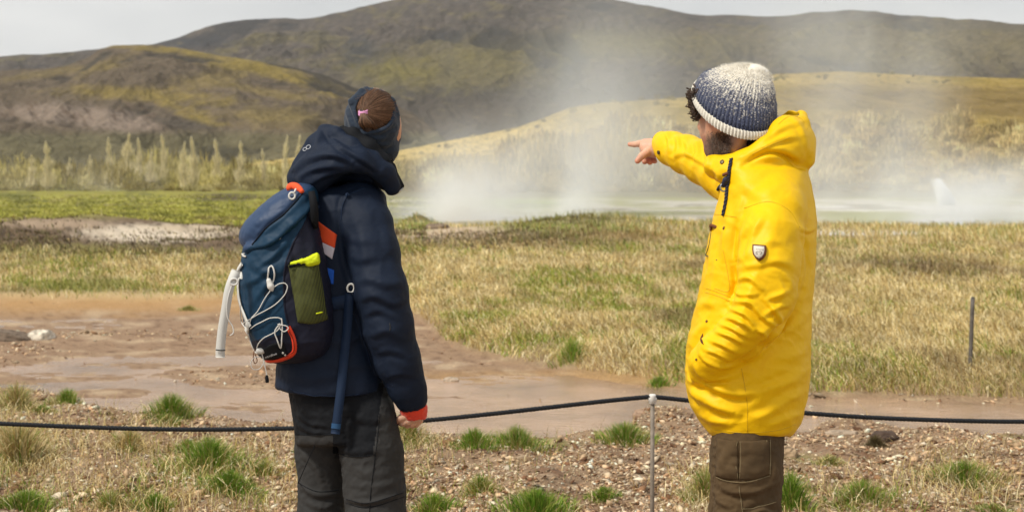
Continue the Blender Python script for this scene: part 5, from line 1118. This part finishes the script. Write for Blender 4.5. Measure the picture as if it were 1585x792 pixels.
digits(A, [[(646, 626, -38, 12), (640, 640, -34, 12.5), (633, 648, -30, 10)]],
       [[(636, 642, -44, 6), (627, 645, -46, 5.2), (619, 648, -44, 4.6), (614, 652, -38, 4.0)],
        [(640, 648, -40, 6), (631, 652, -44, 5.4), (623, 655, -40, 4.6), (620, 655, -32, 4.0)],
        [(645, 650, -32, 6), (637, 655.5, -36, 5.2), (630, 658, -32, 4.4), (629, 656, -25, 4.0)],
        [(650, 650, -24, 5.4), (644, 656, -27, 4.8), (638, 658, -24, 4.2), (638, 655, -18, 3.8)],
        [(632, 640, -22, 6), (622, 645, -18, 5.2), (615, 649, -20, 4.4)]], 1.0)
b = Field((400, 270, -110), (670, 1100, 120), 4.5)
b.chain([(545, 340, 0, 26), (520, 420, 0, 46), (520, 560, 0, 44), (528, 630, 0, 38)], k=14, zs=1.2).chain([(560, 320, -30, 26), (588, 450, -75, 26), (622, 575, -55, 19), (640, 630, -42, 11), (640, 640, -38, 11)], k=8)
b.chain([(520, 320, 50, 26), (520, 440, 95, 22), (560, 540, 100, 17)], k=8)
for x_, zz in ((578, -36), (500, 34)): b.chain([(x_-4, 690, zz, 36), (x_, 860, zz, 28), (x_+2, 1040, zz, 20), (x_, 1080, zz, 18)], k=8)
V, Fq = b.mesh(1); A.add(V, [outward(V, Fq)], np.ones(V.shape)*skc); V, Fc = A.get(); fig('body', V, Fc, skin, wom, col=A.col())
# left hand tucked in front, hidden by the trunk, is part of the hidden body above

# hair: brushed back into a tied bun
A = Acc(); hc = np.array([580, 177, -4.]); hr = np.array([34.5, 38.5, 44]); tie = np.array([563, 174, -44.])
g = Field((540, 130, -60), (630, 235, 50), 1.8); g.ell(hc, hr*.97, k=3).chain([(563, 176, -40, 9), (566, 190, -44, 10), (572, 204, -42, 8)], k=4); V, Fq = g.mesh(1); A.add(V, [outward(V, Fq)], np.ones(V.shape)*np.array((.035, .016, .008)))
def onhead(a, b, k=1.0): return hc+hr*k*np.array([math.cos(a)*math.cos(b), -math.sin(a), -math.cos(a)*math.sin(b)])
for i in range(3600):
    a = rng.uniform(-1.2, 1.5); b_ = rng.uniform(-.35, math.pi+.2); s0 = onhead(a, b_); q = []; seedr = rng.normal(0, .7, 3)
    for k in range(7):
        t = k/6; m_ = s0*(1-t)+tie*t-hc; m_ = m_/np.linalg.norm(m_/hr)*(1.01+.02*math.sin(i)+.05*t**3); q.append(hc+m_+seedr*(.5+.5*math.sin(t*3))+(np.array([0, 0, -2.0])*t**2))
    col = np.array((.105, .055, .030))*rng.uniform(.25, 2.6)
    strand(q, rng.uniform(.22, .5), col, 10)
for i in range(420):
    ph = rng.uniform(0, 6.28); r0 = rng.uniform(0, 1)**.5; o1 = np.array([math.cos(ph)*6*r0, 0, math.sin(ph)*4*r0-6]); sp_ = rng.uniform(-1, 1)
    q = [tie+o1*.6, tie+o1+np.array([0, 6, -3]), tie+np.array([3+7*sp_, 15, -5])+o1*1.1, tie+np.array([6+8*sp_, 22, -2])+o1, tie+np.array([12+9*sp_, 27+2*rng.normal(), 8])+o1*.8]
    strand(q, rng.uniform(.5, 1.0), np.array((.10, .052, .028))*rng.uniform(.3, 2.3), 9)
for i in range(140):
    s0 = onhead(rng.uniform(-.6, 1.2), rng.uniform(.3, 2.8), 1.03); strand([s0, s0+rng.normal(0, 4, 3), s0+rng.normal(0, 7, 3)], .28, np.array((.12, .05, .02)), 6)
V, Fc = A.get(); hr_ob = fig('hair', V, Fc, hairm, wom, col=A.col())
A = Acc()
for dz in (-1.6, 0, 1.6, 3.2):
    th = np.linspace(0, 2*math.pi, 36); q = tie+np.array([0, dz-1, -1.5])+np.stack([7.5*np.cos(th), 2.4*np.cos(th+2.3)+.3*np.sin(9*th), 6*np.sin(th)], -1); Vv, Fc = tube(q, 1.25, 7, False); A.add(Vv, Fc)
V, Fc = A.get(); fig('hair_tie', V, Fc, mat('pink_elastic', (.72, .32, .55), rough=.7), hr_ob)

# headband: wide cloth band, open over the crown and the back of the head
g = Field((525, 125, -70), (635, 265, 65), 1.5)
g.ell((576, 188, 0), (43.5, 52, 52), k=2).chain([(574, 220, 0, 38), (587, 228, 6, 31)], k=8)
g.chain([(548, 158, -22, 9), (560, 142, -16, 5), (566, 139, -8, 4.5), (590, 144, -10, 4), (606, 156, -12, 5), (612, 178, -14, 7)], k=4)
g.ell((579, 170, -52), (29.5, 32, 52), k=3, op='sub', rot=(0, 0, 10)).ell((577, 184, 0), (38, 45, 45), k=2, op='sub').chain([(574, 215, 0, 32), (583, 240, 4, 26)], k=2, op='sub')
g.ell((591, 206, 16), (31, 34, 33), k=6)
V, Fq = g.mesh(2); Fq = outward(V, Fq); Nn = vnormals(V, Fq); V = wrinkle(V, Nn, 1.1, 16., 51, (1, 1.8, 1))
V = folds(V, Nn, [([(612, 182), (600, 196), (582, 204), (560, 206)], 3.5, 3.6), ([(608, 205), (592, 214), (575, 212)], 4, 2.2), ([(534, 165), (541, 185), (546, 205)], 4, 2.6), ([(538, 150), (547, 172), (556, 196)], 3.5, 3.2), ([(616, 190), (606, 215), (592, 232)], 5, 1.8), ([(575, 218), (590, 224), (608, 222)], 4, 1.8)])
fig('headband', V, [Fq], denim, wom)

# jacket
j = Field((415, 180, -140), (675, 640, 150), 2.3)
TW = [(288, 490, 585, -42, 42), (302, 475, 597, -62, 66), (325, 466, 600, -72, 78), (360, 458, 598, -76, 84), (400, 450, 590, -76, 86), (460, 441, 582, -76, 86), (520, 433, 582, -78, 88), (570, 427, 592, -82, 90), (600, 425, 600, -84, 92), (616, 428, 603, -84, 92)]
j.loft(TW, k=0, n=2.4)
j.apply((415, 590, -140), (675, 660, 150), lambda x, y, z: -((600-.00+16*np.abs(np.sin(np.clip((x-425)/175, 0, 1)*math.pi))**.7)-y)*1.0+0*z-0.0, 3, 'cut')
j.chain([(556, 318, -26, 38), (566, 350, -44, 41), (576, 390, -60, 41), (588, 450, -74, 42), (601, 505, -72, 38.5), (617, 560, -62, 34), (630, 598, -52, 28.5), (636, 617, -47, 25.5)], k=11)
j.chain([(520, 320, 60, 38), (510, 400, 95, 38), (515, 460, 105, 36), (550, 520, 105, 30), (580, 540, 95, 26)], k=12)
j.chain([(640, 640, -38, 19), (636, 622, -45, 20), (632, 604, -50, 21)], k=2, op='sub')
j.loft(TW, k=2, op='sub', n=2.4, grow=-7, ylo=575, yhi=700)
V, Fq = j.mesh(2); Fq = outward(V, Fq); Nn = vnormals(V, Fq); V = wrinkle(V, Nn, 1.6, 30., 71, (1, 1, 1))
V = folds(V, Nn, [([(532, 320), (526, 350), (530, 400), (545, 450), (560, 510)], 5, -6, 0), ([(560, 292), (535, 305), (528, 330), (532, 370)], 4, 2.6, .9), ([(548, 440), (570, 432), (600, 440), (626, 436)], 7, 3), ([(555, 465), (580, 458), (608, 470), (630, 462)], 6, 3), ([(560, 490), (585, 480), (612, 492)], 6, 2.6),
                  ([(572, 520), (598, 512), (625, 524)], 6, 2.4), ([(580, 548), (605, 542), (636, 552)], 6, 2.4), ([(595, 585), (620, 578), (648, 584)], 5, 2.2), ([(545, 330), (560, 370), (566, 420)], 9, 2.2), ([(590, 320), (600, 370), (612, 420)], 9, 1.8),
                  ([(540, 395), (560, 402), (590, 396)], 7, 2), ([(536, 360), (550, 372), (580, 372)], 7, 1.8), ([(505, 520), (530, 530), (560, 520), (580, 540)], 8, 2.6), ([(440, 575), (480, 585), (530, 578)], 9, 2), ([(510, 300), (525, 330), (528, 360)], 8, 1.6), ([(596, 600), (585, 570), (575, 530)], 6, 2.8), ([(500, 560), (540, 566), (580, 560)], 8, 2)])
V = relax(V, Fq, .3)
jk = fig('jacket', V, [Fq], navy, wom); wj = Solid(V, Fq)
# hood lying on the back, with its peak and rolled rim
h = Field((425, 175, -120), (640, 325, 110), 2.0)
h.chain([(468, 276, -6, 21), (485, 275, -40, 23), (520, 248, -66, 21), (556, 248, -66, 17), (590, 264, -50, 14), (606, 292, -34, 11)], k=12)
h.chain([(468, 276, -6, 21), (485, 272, 34, 22), (530, 262, 60, 22), (585, 272, 50, 18)], k=12)
h.ell((508, 250, -8), (52, 36, 60), k=14, rot=(0, 0, -30)).chain([(502, 203, -14, 9), (492, 225, -24, 17), (478, 258, -20, 24)], k=12).chain([(502, 201, -14, 8), (520, 206, -30, 9), (545, 224, -46, 12), (575, 246, -50, 14), (598, 268, -44, 13), (612, 288, -36, 8)], k=8)
h.chain([(520, 215, -5, 20), (540, 240, 0, 34), (570, 262, 0, 34)], k=14)
h.ell((572, 205, 8), (42, 52, 42), k=4, op='sub', rot=(0, 0, -25))
V, Fq = h.mesh(2); Fq = outward(V, Fq); Nn = vnormals(V, Fq); V = wrinkle(V, Nn, 1.4, 22., 91)
V = folds(V, Nn, [([(500, 198), (484, 230), (466, 250), (452, 266)], 5, 2.5), ([(458, 262), (480, 246), (512, 240), (545, 250)], 5, 4.5, .9), ([(455, 280), (480, 264), (510, 258), (548, 262)], 5, 3), ([(505, 205), (520, 222), (545, 240), (580, 262)], 4, 3, .8), ([(478, 236), (500, 226), (520, 226)], 5, 2.6), ([(530, 230), (560, 246), (590, 270)], 4, 2.4), ([(470, 292), (500, 274), (530, 266), (560, 270)], 4, 2.5)])
fig('hood', V, [Fq], navy, wom); hoods = Solid(V, Fq)
A = Acc()
for cx, cy_, rx, ry, rot in ((472, 231, 3.0, 2.2, -35), (477.5, 227.8, 3.6, 2.7, -35)):
    q = [(cx+rx*math.cos(t)*math.cos(math.radians(rot))-ry*math.sin(t)*math.sin(math.radians(rot)), cy_+rx*math.cos(t)*math.sin(math.radians(rot))+ry*math.sin(t)*math.cos(math.radians(rot))) for t in np.linspace(0, 6.0, 16)]
    p, nn = hoods.line(q, 24, .4); Vv, Fc = tube(p, .45, 5); A.add(Vv, Fc)
whitep = mat('white_print', (.72, .74, .78), rough=.6); V, Fc = A.get(); fig('hood_emblem', V, Fc, whitep, wom)
# dark inner collar standing round the neck, zip edge at its tip
g = Field((505, 185, -90), (640, 320, 80), 1.8)
g.chain([(530, 204, -22, 8), (548, 207, -38, 9), (572, 226, -46, 11), (592, 250, -44, 11), (604, 270, -36, 10), (619, 290, -24, 4)], k=9)
g.chain([(548, 225, -34, 15), (575, 250, -40, 18), (597, 278, -34, 15), (612, 295, -26, 6)], k=9).chain([(530, 204, -18, 8), (535, 210, 20, 9), (560, 230, 45, 12), (600, 262, 35, 12), (620, 288, 5, 6)], k=8)
g.ell((573, 210, 4), (36, 50, 38), k=3, op='sub', rot=(0, 0, -20))
V, Fq = g.mesh(2); Fq = outward(V, Fq); Nn = vnormals(V, Fq)
V = folds(V, Nn, [([(535, 205), (560, 222), (585, 250), (602, 275)], 3.5, 2.4), ([(550, 230), (575, 252), (600, 285)], 4, 2.4)])
col_ob = fig('inner_collar', V, [Fq], blackf, wom); cs = Solid(V, Fq)
V, Fc = tube([(613, 300, -34), (618, 296.5, -31), (624.5, 290.5, -27)], [1.1, 1.3, .9], 8); fig('collar_zip', V, Fc, steel, wom)
# red cuff of the mid layer
g = Field((600, 600, -85), (680, 665, 5), 1.5); g.chain([(637, 618, -46, 21), (640, 632, -41, 21), (642, 640, -38, 19)], k=4, zs=.9)
g.chain([(636, 606, -50, 15), (644, 655, -34, 15)], k=2, op='sub'); V, Fq = g.mesh(1); Fq = outward(V, Fq); Nn = vnormals(V, Fq); V = wrinkle(V, Nn, 1.6, 9., 15, (1, 1.6, 1)); fig('cuff', V, [Fq], redf, wom)
# colour panels on the jacket's side
for nm, tp, bt, mm, lb in [('side_panel', [(487, 338), (503, 350), (521, 363)], [(488, 369), (503, 377), (518, 384)], mat('orange_panel', (.80, .085, .02), rough=.7), 'orange side panel'), ('side_panel', [(488, 369), (503, 377), (518, 384)], [(492, 386), (504, 394), (514, 401)], mat('white_panel', (.62, .55, .60), rough=.7), 'pale lilac white side panel'),
                       ('side_panel', [(496, 412), (506, 414), (517, 418)], [(500, 432), (508, 437), (516, 440)], mat('blue_panel', (.01, .10, .52), rough=.6), 'bright blue side panel')]:
    V, Fc = wj.patch(tp, bt, 10, 10, .4, .5); fig(nm, V, Fc, mm, wom, label=lb)
A = Acc()
for pl in ([(565, 291), (540, 302), (530, 318), (528, 340)], [(430, 606), (480, 618), (540, 616), (598, 603)], [(540, 470), (560, 520), (575, 570)]):
    p, nn = wj.line(pl, 40, .1); Vv, Fc = tube(p, .7, 5); fig('seam', Vv, Fc, navy_lt, wom)
p, nn = wj.line([(603, 500), (604, 507), (603, 512)], 5, .4); V, Fc = tube(p, .8, 5); fig('pull_tab', V, Fc, greyf, wom)

# trousers
t_ = Field((435, 585, -110), (650, 1085, 105), 2.4)
t_.loft([(590, 444, 603, -74, 76), (640, 452, 612, -76, 76), (670, 456, 618, -76, 76), (690, 458, 622, -74, 74)], k=0, n=2.3)
t_.chain([(568, 650, -34, 46), (575, 700, -36, 49), (580, 760, -36, 48), (582, 800, -36, 46), (584, 880, -34, 41), (586, 960, -34, 37), (584, 1055, -34, 33)], k=6)
t_.chain([(500, 650, 36, 44), (500, 700, 34, 43), (498, 760, 34, 36), (497, 800, 34, 37), (496, 880, 34, 36), (496, 960, 34, 34), (496, 1055, 34, 31)], k=6)
V, Fq = t_.mesh(2); Fq = outward(V, Fq); Nn = vnormals(V, Fq); V = wrinkle(V, Nn, 2.4, 22., 131, (1, 1.3, 1))
V = folds(V, Nn, [([(460, 640), (480, 655), (510, 660)], 4, 3), ([(458, 655), (480, 668), (505, 670)], 4, 2.6), ([(540, 640), (565, 650), (600, 648)], 6, 2.6), ([(520, 690), (545, 700), (580, 696)], 6, 2.6), ([(535, 772), (570, 778), (622, 764)], 4, 3.4), ([(465, 752), (490, 766), (525, 764)], 5, 3.4), ([(470, 775), (495, 785), (520, 780)], 5, 3), ([(545, 720), (570, 735), (610, 730)], 8, 2.4),
                  ([(545, 745), (580, 752), (618, 742)], 7, 2), ([(470, 705), (490, 725), (500, 750)], 5, 3), ([(545, 795), (580, 806), (620, 796)], 7, 3), ([(550, 1000), (585, 1012), (615, 1000)], 8, 4), ([(545, 640), (535, 660), (540, 690)], 5, -3, 0), ([(540, 870), (580, 882), (620, 870)], 8, 4)])
tr2 = fig('trousers', V, [Fq], greyf, wom); wt = Solid(V, Fq)
qc = wt.V[wt.F].mean(1)  # black upper panel: separate material slot on the same garment
tr2.data.materials.append(blackf)
nr = W(wt.V[wt.F].mean(1)); cc_ = wt.V[wt.F].mean(1); edge = np.where(cc_[:, 0] < 515, 672, 706-6*((cc_[:, 0]-555)/40)**2)
mi = ((cc_[:, 1] < edge) & (cc_[:, 0]+.16*(cc_[:, 1]-620) < 590+0*cc_[:, 1])).astype(np.int32)
tr2.data.polygons.foreach_set('material_index', mi)
A = Acc()
for pl in ([(452, 672), (480, 673), (514, 672)], [(516, 698), (535, 705), (556, 706), (580, 703)], [(588, 640), (584, 680), (580, 712), (574, 760), (572, 792)], [(536, 778), (570, 785), (626, 768)], [(536, 772), (570, 778), (624, 762)], [(460, 746), (490, 760), (524, 758)]):
    p, nn = wt.line(pl, 40, .2); Vv, Fc = tube(p, .7, 5); fig('trouser_seam', Vv, Fc, blackf, wom)
boots(wom, 584, -36, 48, 30); boots(wom, 496, 34, 48, 30)

# ================================================================ THE BACKPACK
teal = mat('teal_nylon', (.0035, .030, .066), rough=.6, spec=.25, bumps=[('noise', 40, .25, .006), ('noise', 700, .15, .0005)], var=(10, .12))
slate_lit = mat('slate_blue_nylon_lit', (.018, .044, .105), rough=.55, spec=.35, bumps=[('noise', 40, .2, .006), ('noise', 700, .15, .0005)], var=(10, .1))  # slate blue with the sheen on the lit lid top painted in
dnavy = mat('dark_navy_nylon', (.006, .007, .020), rough=.7, bumps=[('noise', 45, .2, .005)], var=(12, .12))
web = mat('grey_white_webbing', (.62, .61, .57), rough=.8, bumps=[('noise', 600, .5, .0008)])
cordw = mat('white_cord', (.66, .64, .60), rough=.7, bumps=[('noise', 900, .4, .0006)])
bpc = W(np.array([440, 560, -50.])); bp = empty('backpack', tuple(bpc), 'blue hiking backpack with white bungee cord and straps on the back of the woman', 'backpack')
TBP = [(300, 430, 486, -92, 16), (320, 405, 490, -108, 26), (345, 388, 494, -118, 32), (375, 378, 500, -122, 34), (405, 372, 508, -124, 34), (440, 368, 514, -124, 34), (475, 372, 518, -124, 34), (505, 379, 519, -122, 32), (530, 388, 516, -118, 28), (550, 400, 505, -108, 18), (562, 414, 485, -92, 4)]
k = Field((350, 285, -150), (535, 580, 60), 2.2); k.loft(TBP, k=0, n=3.0, cap=14)
V, Fq = k.mesh(2); Fq = outward(V, Fq); Nn = vnormals(V, Fq); V = wrinkle(V, Nn, 2.2, 30., 151)
V = folds(V, Nn, [([(385, 395), (400, 415), (430, 420), (462, 385)], 7, 3), ([(378, 440), (400, 430), (430, 405)], 6, 3), ([(392, 470), (412, 440), (428, 410)], 5, 2.4), ([(395, 500), (420, 470), (436, 450)], 6, 2.4), ([(440, 340), (455, 400), (460, 470)], 5, -3, 0), ([(470, 345), (485, 380), (482, 420)], 7, 2.2), ([(380, 480), (395, 520), (420, 545)], 5, 2), ([(400, 410), (420, 400), (446, 372)], 5, 3)])
bag = fig('main_bag', V, [Fq], teal, bp); bs = Solid(V, Fq)
bag.data.materials.append(dnavy); cc_ = bs.V[bs.F].mean(1)
edge = interp(cc_[:, 1], [(300, 482), (340, 474), (380, 452), (420, 440), (470, 440), (500, 445), (530, 450), (570, 445)])
bot = 522+0*cc_[:, 0]+np.interp(cc_[:, 0], [380, 440, 460], [8, -6, -20])
bag.data.polygons.foreach_set('material_index', ((cc_[:, 0] > edge) | (cc_[:, 1] > bot)).astype(np.int32))
for pl in ([(482, 302), (474, 340), (452, 380), (440, 420), (440, 470), (445, 500)],):
    p, nn = bs.line(pl, 60, .2); V, Fc = tube(p, 1.3, 6); fig('bag_seam', V, Fc, dnavy, bag)
# lid
k = Field((350, 270, -150), (510, 410, 60), 2.0); k.ell((428, 342, -46), (66, 34, 76), k=0, rot=(0, 0, -40), n=2.6).ell((468, 306, -46), (24, 18, 62), k=16, rot=(0, 0, -30))
k.chain([(383, 386, -100, 7), (418, 376, -118, 7), (452, 346, -118, 6), (486, 314, -100, 5)], k=8)
V, Fq = k.mesh(2); Fq = outward(V, Fq); Nn = vnormals(V, Fq); V = wrinkle(V, Nn, 1.6, 26., 171)
V = folds(V, Nn, [([(392, 378), (412, 352), (440, 330), (468, 300)], 3, -3.4, 0), ([(380, 384), (415, 378), (450, 350), (488, 316)], 4, 2.6), ([(400, 330), (420, 318), (445, 306)], 7, 1.8), ([(384, 360), (396, 345), (415, 335)], 6, 2)])
lid = fig('lid', V, [Fq], slate_lit, bp); ls = Solid(V, Fq)
lid.data.materials.append(teal); cc_ = ls.V[ls.F].mean(1); ln_ = interp(cc_[:, 0], [(375, 392), (392, 378), (412, 353), (440, 331), (470, 299), (490, 285)]); lid.data.polygons.foreach_set('material_index', (cc_[:, 1] > ln_).astype(np.int32))  # lid above the zip keeps the lit tone, below it plain teal
p, nn = ls.line([(390, 379), (412, 353), (440, 331), (468, 300)], 40, .6); V, Fc = tube(p, .9, 6); fig('lid_zip', V, Fc, blackf, lid)
V, Fc = tube(ls.line([(446, 295), (454, 290), (462, 293), (468, 299)], 14, 2.5)[0], [3, 5, 6, 6, 6, 6, 6, 6, 6, 5, 5, 4, 4, 3], 10); fig('orange_loop', V, Fc, mat('orange_webbing', (.80, .10, .03), rough=.8), lid)
cR = ls.hit(452, 303)[0]+np.array([0, 0, -4]); V, Fc = ring_tube(cR, (4.6, 1, 0), (-1, 5.2, 0), 1.5, 30, 8); fig('ring', V, Fc, cordw, lid)
V, Fc = tube([cR+np.array([3, -4, -1]), cR+np.array([6, -11, 1])], 1.4, 8); fig('ring_tail', V, Fc, cordw, lid)
# shoulder strap running over the shoulder under the hood, dark edge strap by the back panel
p, nn = wj.line([(470, 302), (495, 290), (520, 282), (540, 280)], 30, 1); V, Fc = band(p, nn, 3.2, 3); fig('shoulder_strap', V, Fc, navy_lt, bp, smooth=False)
V, Fc = tube([(482, 296, -112), (486, 318, -114), (487, 340, -108), (489, 352, -100)], [5, 6.5, 6.5, 4], 10); fig('padding', V, Fc, blackf, bp)
# side pocket of mesh with a yellow garment inside
def pocket():
    V, Fc = bs.patch([(446, 410), (468, 406), (492, 404)], [(461, 499), (484, 501), (507, 494)], 22, 30, .6, 1.0, 5.0)
    m = mat('yellow_mesh', (.075, .085, .022), rough=.8, bumps=[('noise', 700, .5, .001)]); t = m.node_tree
    b_ = t.nodes['Principled BSDF']; tc_ = N(t, 'ShaderNodeTexCoord'); vo = N(t, 'ShaderNodeTexWave', bands_direction='X'); vo.inputs['Scale'].default_value = 90; vo.inputs['Distortion'].default_value = .6
    mp_ = N(t, 'ShaderNodeMapping'); mp_.inputs['Rotation'].default_value = (0, .12, 0); t.links.new(tc_.outputs['Object'], mp_.inputs[0]); t.links.new(mp_.outputs[0], vo.inputs['Vector'])
    cr_ = N(t, 'ShaderNodeValToRGB'); cr_.color_ramp.elements[0].color = (.012, .014, .012, 1); cr_.color_ramp.elements[1].color = (.11, .12, .022, 1); t.links.new(vo.outputs['Fac'], cr_.inputs[0]); t.links.new(cr_.outputs[0], b_.inputs['Base Color'])
    return fig('side_pocket', V, Fc, m, bp)
pkt = pocket()
g = Field((440, 385, -150), (505, 425, -90), 1.6); c0 = bs.hit(470, 410)[0]; zz = c0[2]-2
g.chain([(452, 408, zz, 3.5), (466, 405, zz-1, 4), (480, 402, zz, 5), (488, 398, zz+1, 5.5), (491, 394, zz+1, 3)], k=4).chain([(478, 408, zz, 5), (490, 404, zz+1, 6)], k=4); V, Fq = g.mesh(1); Fq = outward(V, Fq); Nn = vnormals(V, Fq); V = wrinkle(V, Nn, 1.6, 7., 3)
yl = mat('neon_yellow_fabric', (.62, .70, .01), rough=.7); fig('yellow_garment', V, [Fq], yl, pkt)
p, nn = bs.line([(446, 411), (468, 408), (492, 405)], 20, 5); V, Fc = band(p, nn, 2.2, 1.2); fig('pocket_hem', V, Fc, blackf, pkt, smooth=False)
p, nn = bs.line([(487, 485), (491, 484), (495, 483)], 6, 6.5); V, Fc = tube(p, 1.1, 6); fig('pocket_tag', V, Fc, yl, pkt)
# pale bits on the front of the bag
V, Fc = bs.patch([(420, 372), (430, 362), (439, 355)], [(424, 371), (434, 370), (436, 362)], 8, 6, 1.5, .6); fig('pale_tab', V, Fc, web, bag)
p, nn = bs.line([(374, 392), (378, 396), (382, 397)], 6, 2); V, Fc = tube(p, 1.5, 6); fig('lid_tab', V, Fc, cordw, bag)
# orange zip piping and dark base panel with lettering
p, nn = bs.line([(446, 505), (453, 520), (456, 535), (454, 545), (444, 552), (428, 557), (414, 558)], 60, .8); V, Fc = band(p, nn, 3.6, 1.8); opp = fig('orange_piping', V, Fc, mat('orange_zip', (.72, .055, .018), rough=.6), bag, smooth=False)
p, nn = bs.line([(448, 512), (454, 528), (454, 543), (440, 551)], 40, 2.8); V, Fc = tube(p, .8, 6); fig('zip_line', V, Fc, mat('dark_red_zip', (.22, .02, .01), rough=.6), opp)
V, Fc = bs.patch([(408, 540), (420, 532), (438, 528)], [(414, 556), (426, 555), (446, 548)], 12, 8, .3, .6); fig('base_panel', V, Fc, blackf, bag)
text_on('nordhus', 411.5, 553, 429, 547.5, bs, 1.6, 4.4, whitep, bag)
for (a_, b_) in ((438, 545.5), (441.5, 548.5)): button(bs, a_, b_, 1.3, cordw, bag, 'dot', .9)
# white webbing hanging at the outer side, compression strap, cords
def hang(pts, hw, m, nm, r=1.0, nrm=(-.25, 0, -.97), tw=0.0, parent=bp):
    q = spline(np.array(pts, float), 36); n_ = np.tile(np.array(nrm, float), (36, 1)); n_[:, 0] += tw*np.sin(np.linspace(0, 3, 36)); n_ /= np.linalg.norm(n_, axis=1)[:, None]
    V, Fc = band(q, n_, hw, r); return fig(nm, V, Fc, m, parent, smooth=False)
hang([(366, 418, -120), (360, 432, -124), (354, 450, -127), (349, 480, -128), (344, 510, -128), (341, 540, -126), (341, 553, -124)], 7.2, web, 'hanging_strap', .8, tw=.5)
hang([(334, 541, -128.2), (342, 542, -128.2), (349, 541.5, -128.2)], .9, greyf, 'strap_stitch', .6)
p, nn = bs.line([(371, 430), (371, 450), (374, 470), (382, 492), (388, 505)], 36, 2.0); V, Fc = band(p, nn, 5, 1.4); fig('compression_strap', V, Fc, web, bp, smooth=False)
p, nn = bs.line([(384, 498), (386, 506), (385, 513)], 10, 3.0); V, Fc = band(p, nn, 5.5, 1.6); fig('strap_keeper', V, Fc, web, bp, smooth=False)
ring_c = np.array([362, 436, -127.]); V, Fc = ring_tube(ring_c, (5.5, -2, 0), (2, 4.5, 0), 1.5, 30, 8); fig('buckle', V, Fc, cordw, bp)
p, nn = bs.line([(378, 408), (372, 418), (366, 430)], 12, 3.5); V, Fc = band(p, nn, 3.4, 1.4); fig('upper_webbing', V, Fc, web, bp, smooth=False)
def bungee(pts, nm='bungee_cord', r=1.0, n=60, lift=2.6, free=False, m=None, zs=None):
    if free: p = spline(np.array(pts, float), n)
    else: p, nn = bs.line(pts, n, lift)
    V, Fc = tube(p, r*.85, 7); return fig(nm, V, Fc, m or cordw, bp)
bungee([(416, 416), (415, 428), (417, 444), (421, 440), (424, 424), (421, 413), (416, 416)], r=1.5)
bungee([(424, 445), (432, 440), (440, 438), (445, 444), (440, 456), (425, 470), (405, 484), (388, 494), (378, 500)], lift=3.4)
bungee([(421, 447), (410, 464), (400, 482), (391, 492), (388, 502)], lift=3.0)
bungee([(390, 508), (400, 500), (415, 493), (430, 491), (436, 495), (434, 504), (428, 512), (410, 522), (401, 532), (400, 542)], lift=3.2)
bungee([(431, 500), (434, 508), (440, 512), (446, 508), (443, 504), (430, 501)], lift=4.0)
bungee([(436, 492), (437, 510), (436, 530), (434, 537), (429, 524), (426, 512), (433, 500)], lift=3.0, r=1.2)
bungee([(376, 470), (376, 485), (378, 498), (386, 510), (392, 530), (398, 542), (404, 545)], lift=4.0)
g = Field((406, 425, -150), (432, 456, -110), 1.4); q = bs.hit(418, 440)[0]; g.chain([(416, 434, q[2]-4, 4), (419, 443, q[2]-4, 5), (421, 448, q[2]-4, 3)], k=3); V, Fq = g.mesh(1); fig('cord_lock', V, [outward(V, Fq)], cordw, bp)
bungee([(419, 446), (412, 452), (409, 458)], r=1.2, m=blackf)
q = bs.hit(403, 543)[0]; g = Field((392, 532, q[2]-20), (416, 556, q[2]+8), 1.2); g.chain([(401, 543, q[2]-5, 5), (406, 543, q[2]-5, 4.5)], k=2); V, Fq = g.mesh(1); fig('cord_lock', V, [outward(V, Fq)], cordw, bp)
zf = q[2]-4
bungee([(359, 440, -126), (352, 465, -130), (352, 490, -128), (360, 505, -126), (361, 515, -126), (356, 519, -126)], 'loose_cord', 1.1, free=True)
bungee([(394, 540, zf), (392, 552, zf-3), (394, 562, zf-3), (398, 558, zf-2), (395, 548, zf)], 'loose_cord', .9, free=True, m=leather)
bungee([(406, 548, zf), (408, 560, zf), (402, 570, zf-2), (392, 571, zf-4), (388, 562, zf-4), (394, 553, zf-3), (404, 552, zf)], 'loose_cord', .8, free=True)
bungee([(405, 546, zf), (409, 562, zf), (412, 575, zf), (413, 582, zf)], 'loose_cord', 1.0, free=True)
V, Fc = tube([(413, 580, zf), (413, 583, zf), (413.5, 590, zf), (413.5, 592, zf)], [1.6, 2.6, 3.0, 2.0], 10); fig('cord_end', V, Fc, blackf, bp)
# hip belt, ring and the long loose strap
p, nn = wj.line([(508, 470), (520, 469), (534, 466), (545, 463)], 20, 1.5); V, Fc = band(p, nn, 10, 3); fig('hip_belt', V, Fc, navy_lt, bp, smooth=False)
q = wj.hit(543, 446)[0]; V, Fc = ring_tube(q+np.array([0, 0, -5]), (5.2, 1.5, 0), (-1.5, 6.5, 0), 1.7, 30, 8); fig('strap_ring', V, Fc, cordw, bp)
zq = q[2]-6; zz = [wj.hit(x, y)[0][2] for x, y in ((541, 456), (538, 500), (533, 550), (530, 590))]
hang([(541, 452, zz[0]-5), (538, 500, zz[1]-5), (533, 550, zz[2]-5), (528, 600, zz[3]-6), (523, 640, zz[3]-7), (519, 671, zz[3]-7)], 7, navy_lt, 'loose_strap', 1.6, (-.1, 0, -1))
hang([(520.5, 655, zz[3]-9), (520, 660, zz[3]-9), (519.6, 663, zz[3]-9)], 7.2, mat('strap_stitch', (.02, .07, .16), rough=.8), 'strap_hem', .8, (-.1, 0, -1))
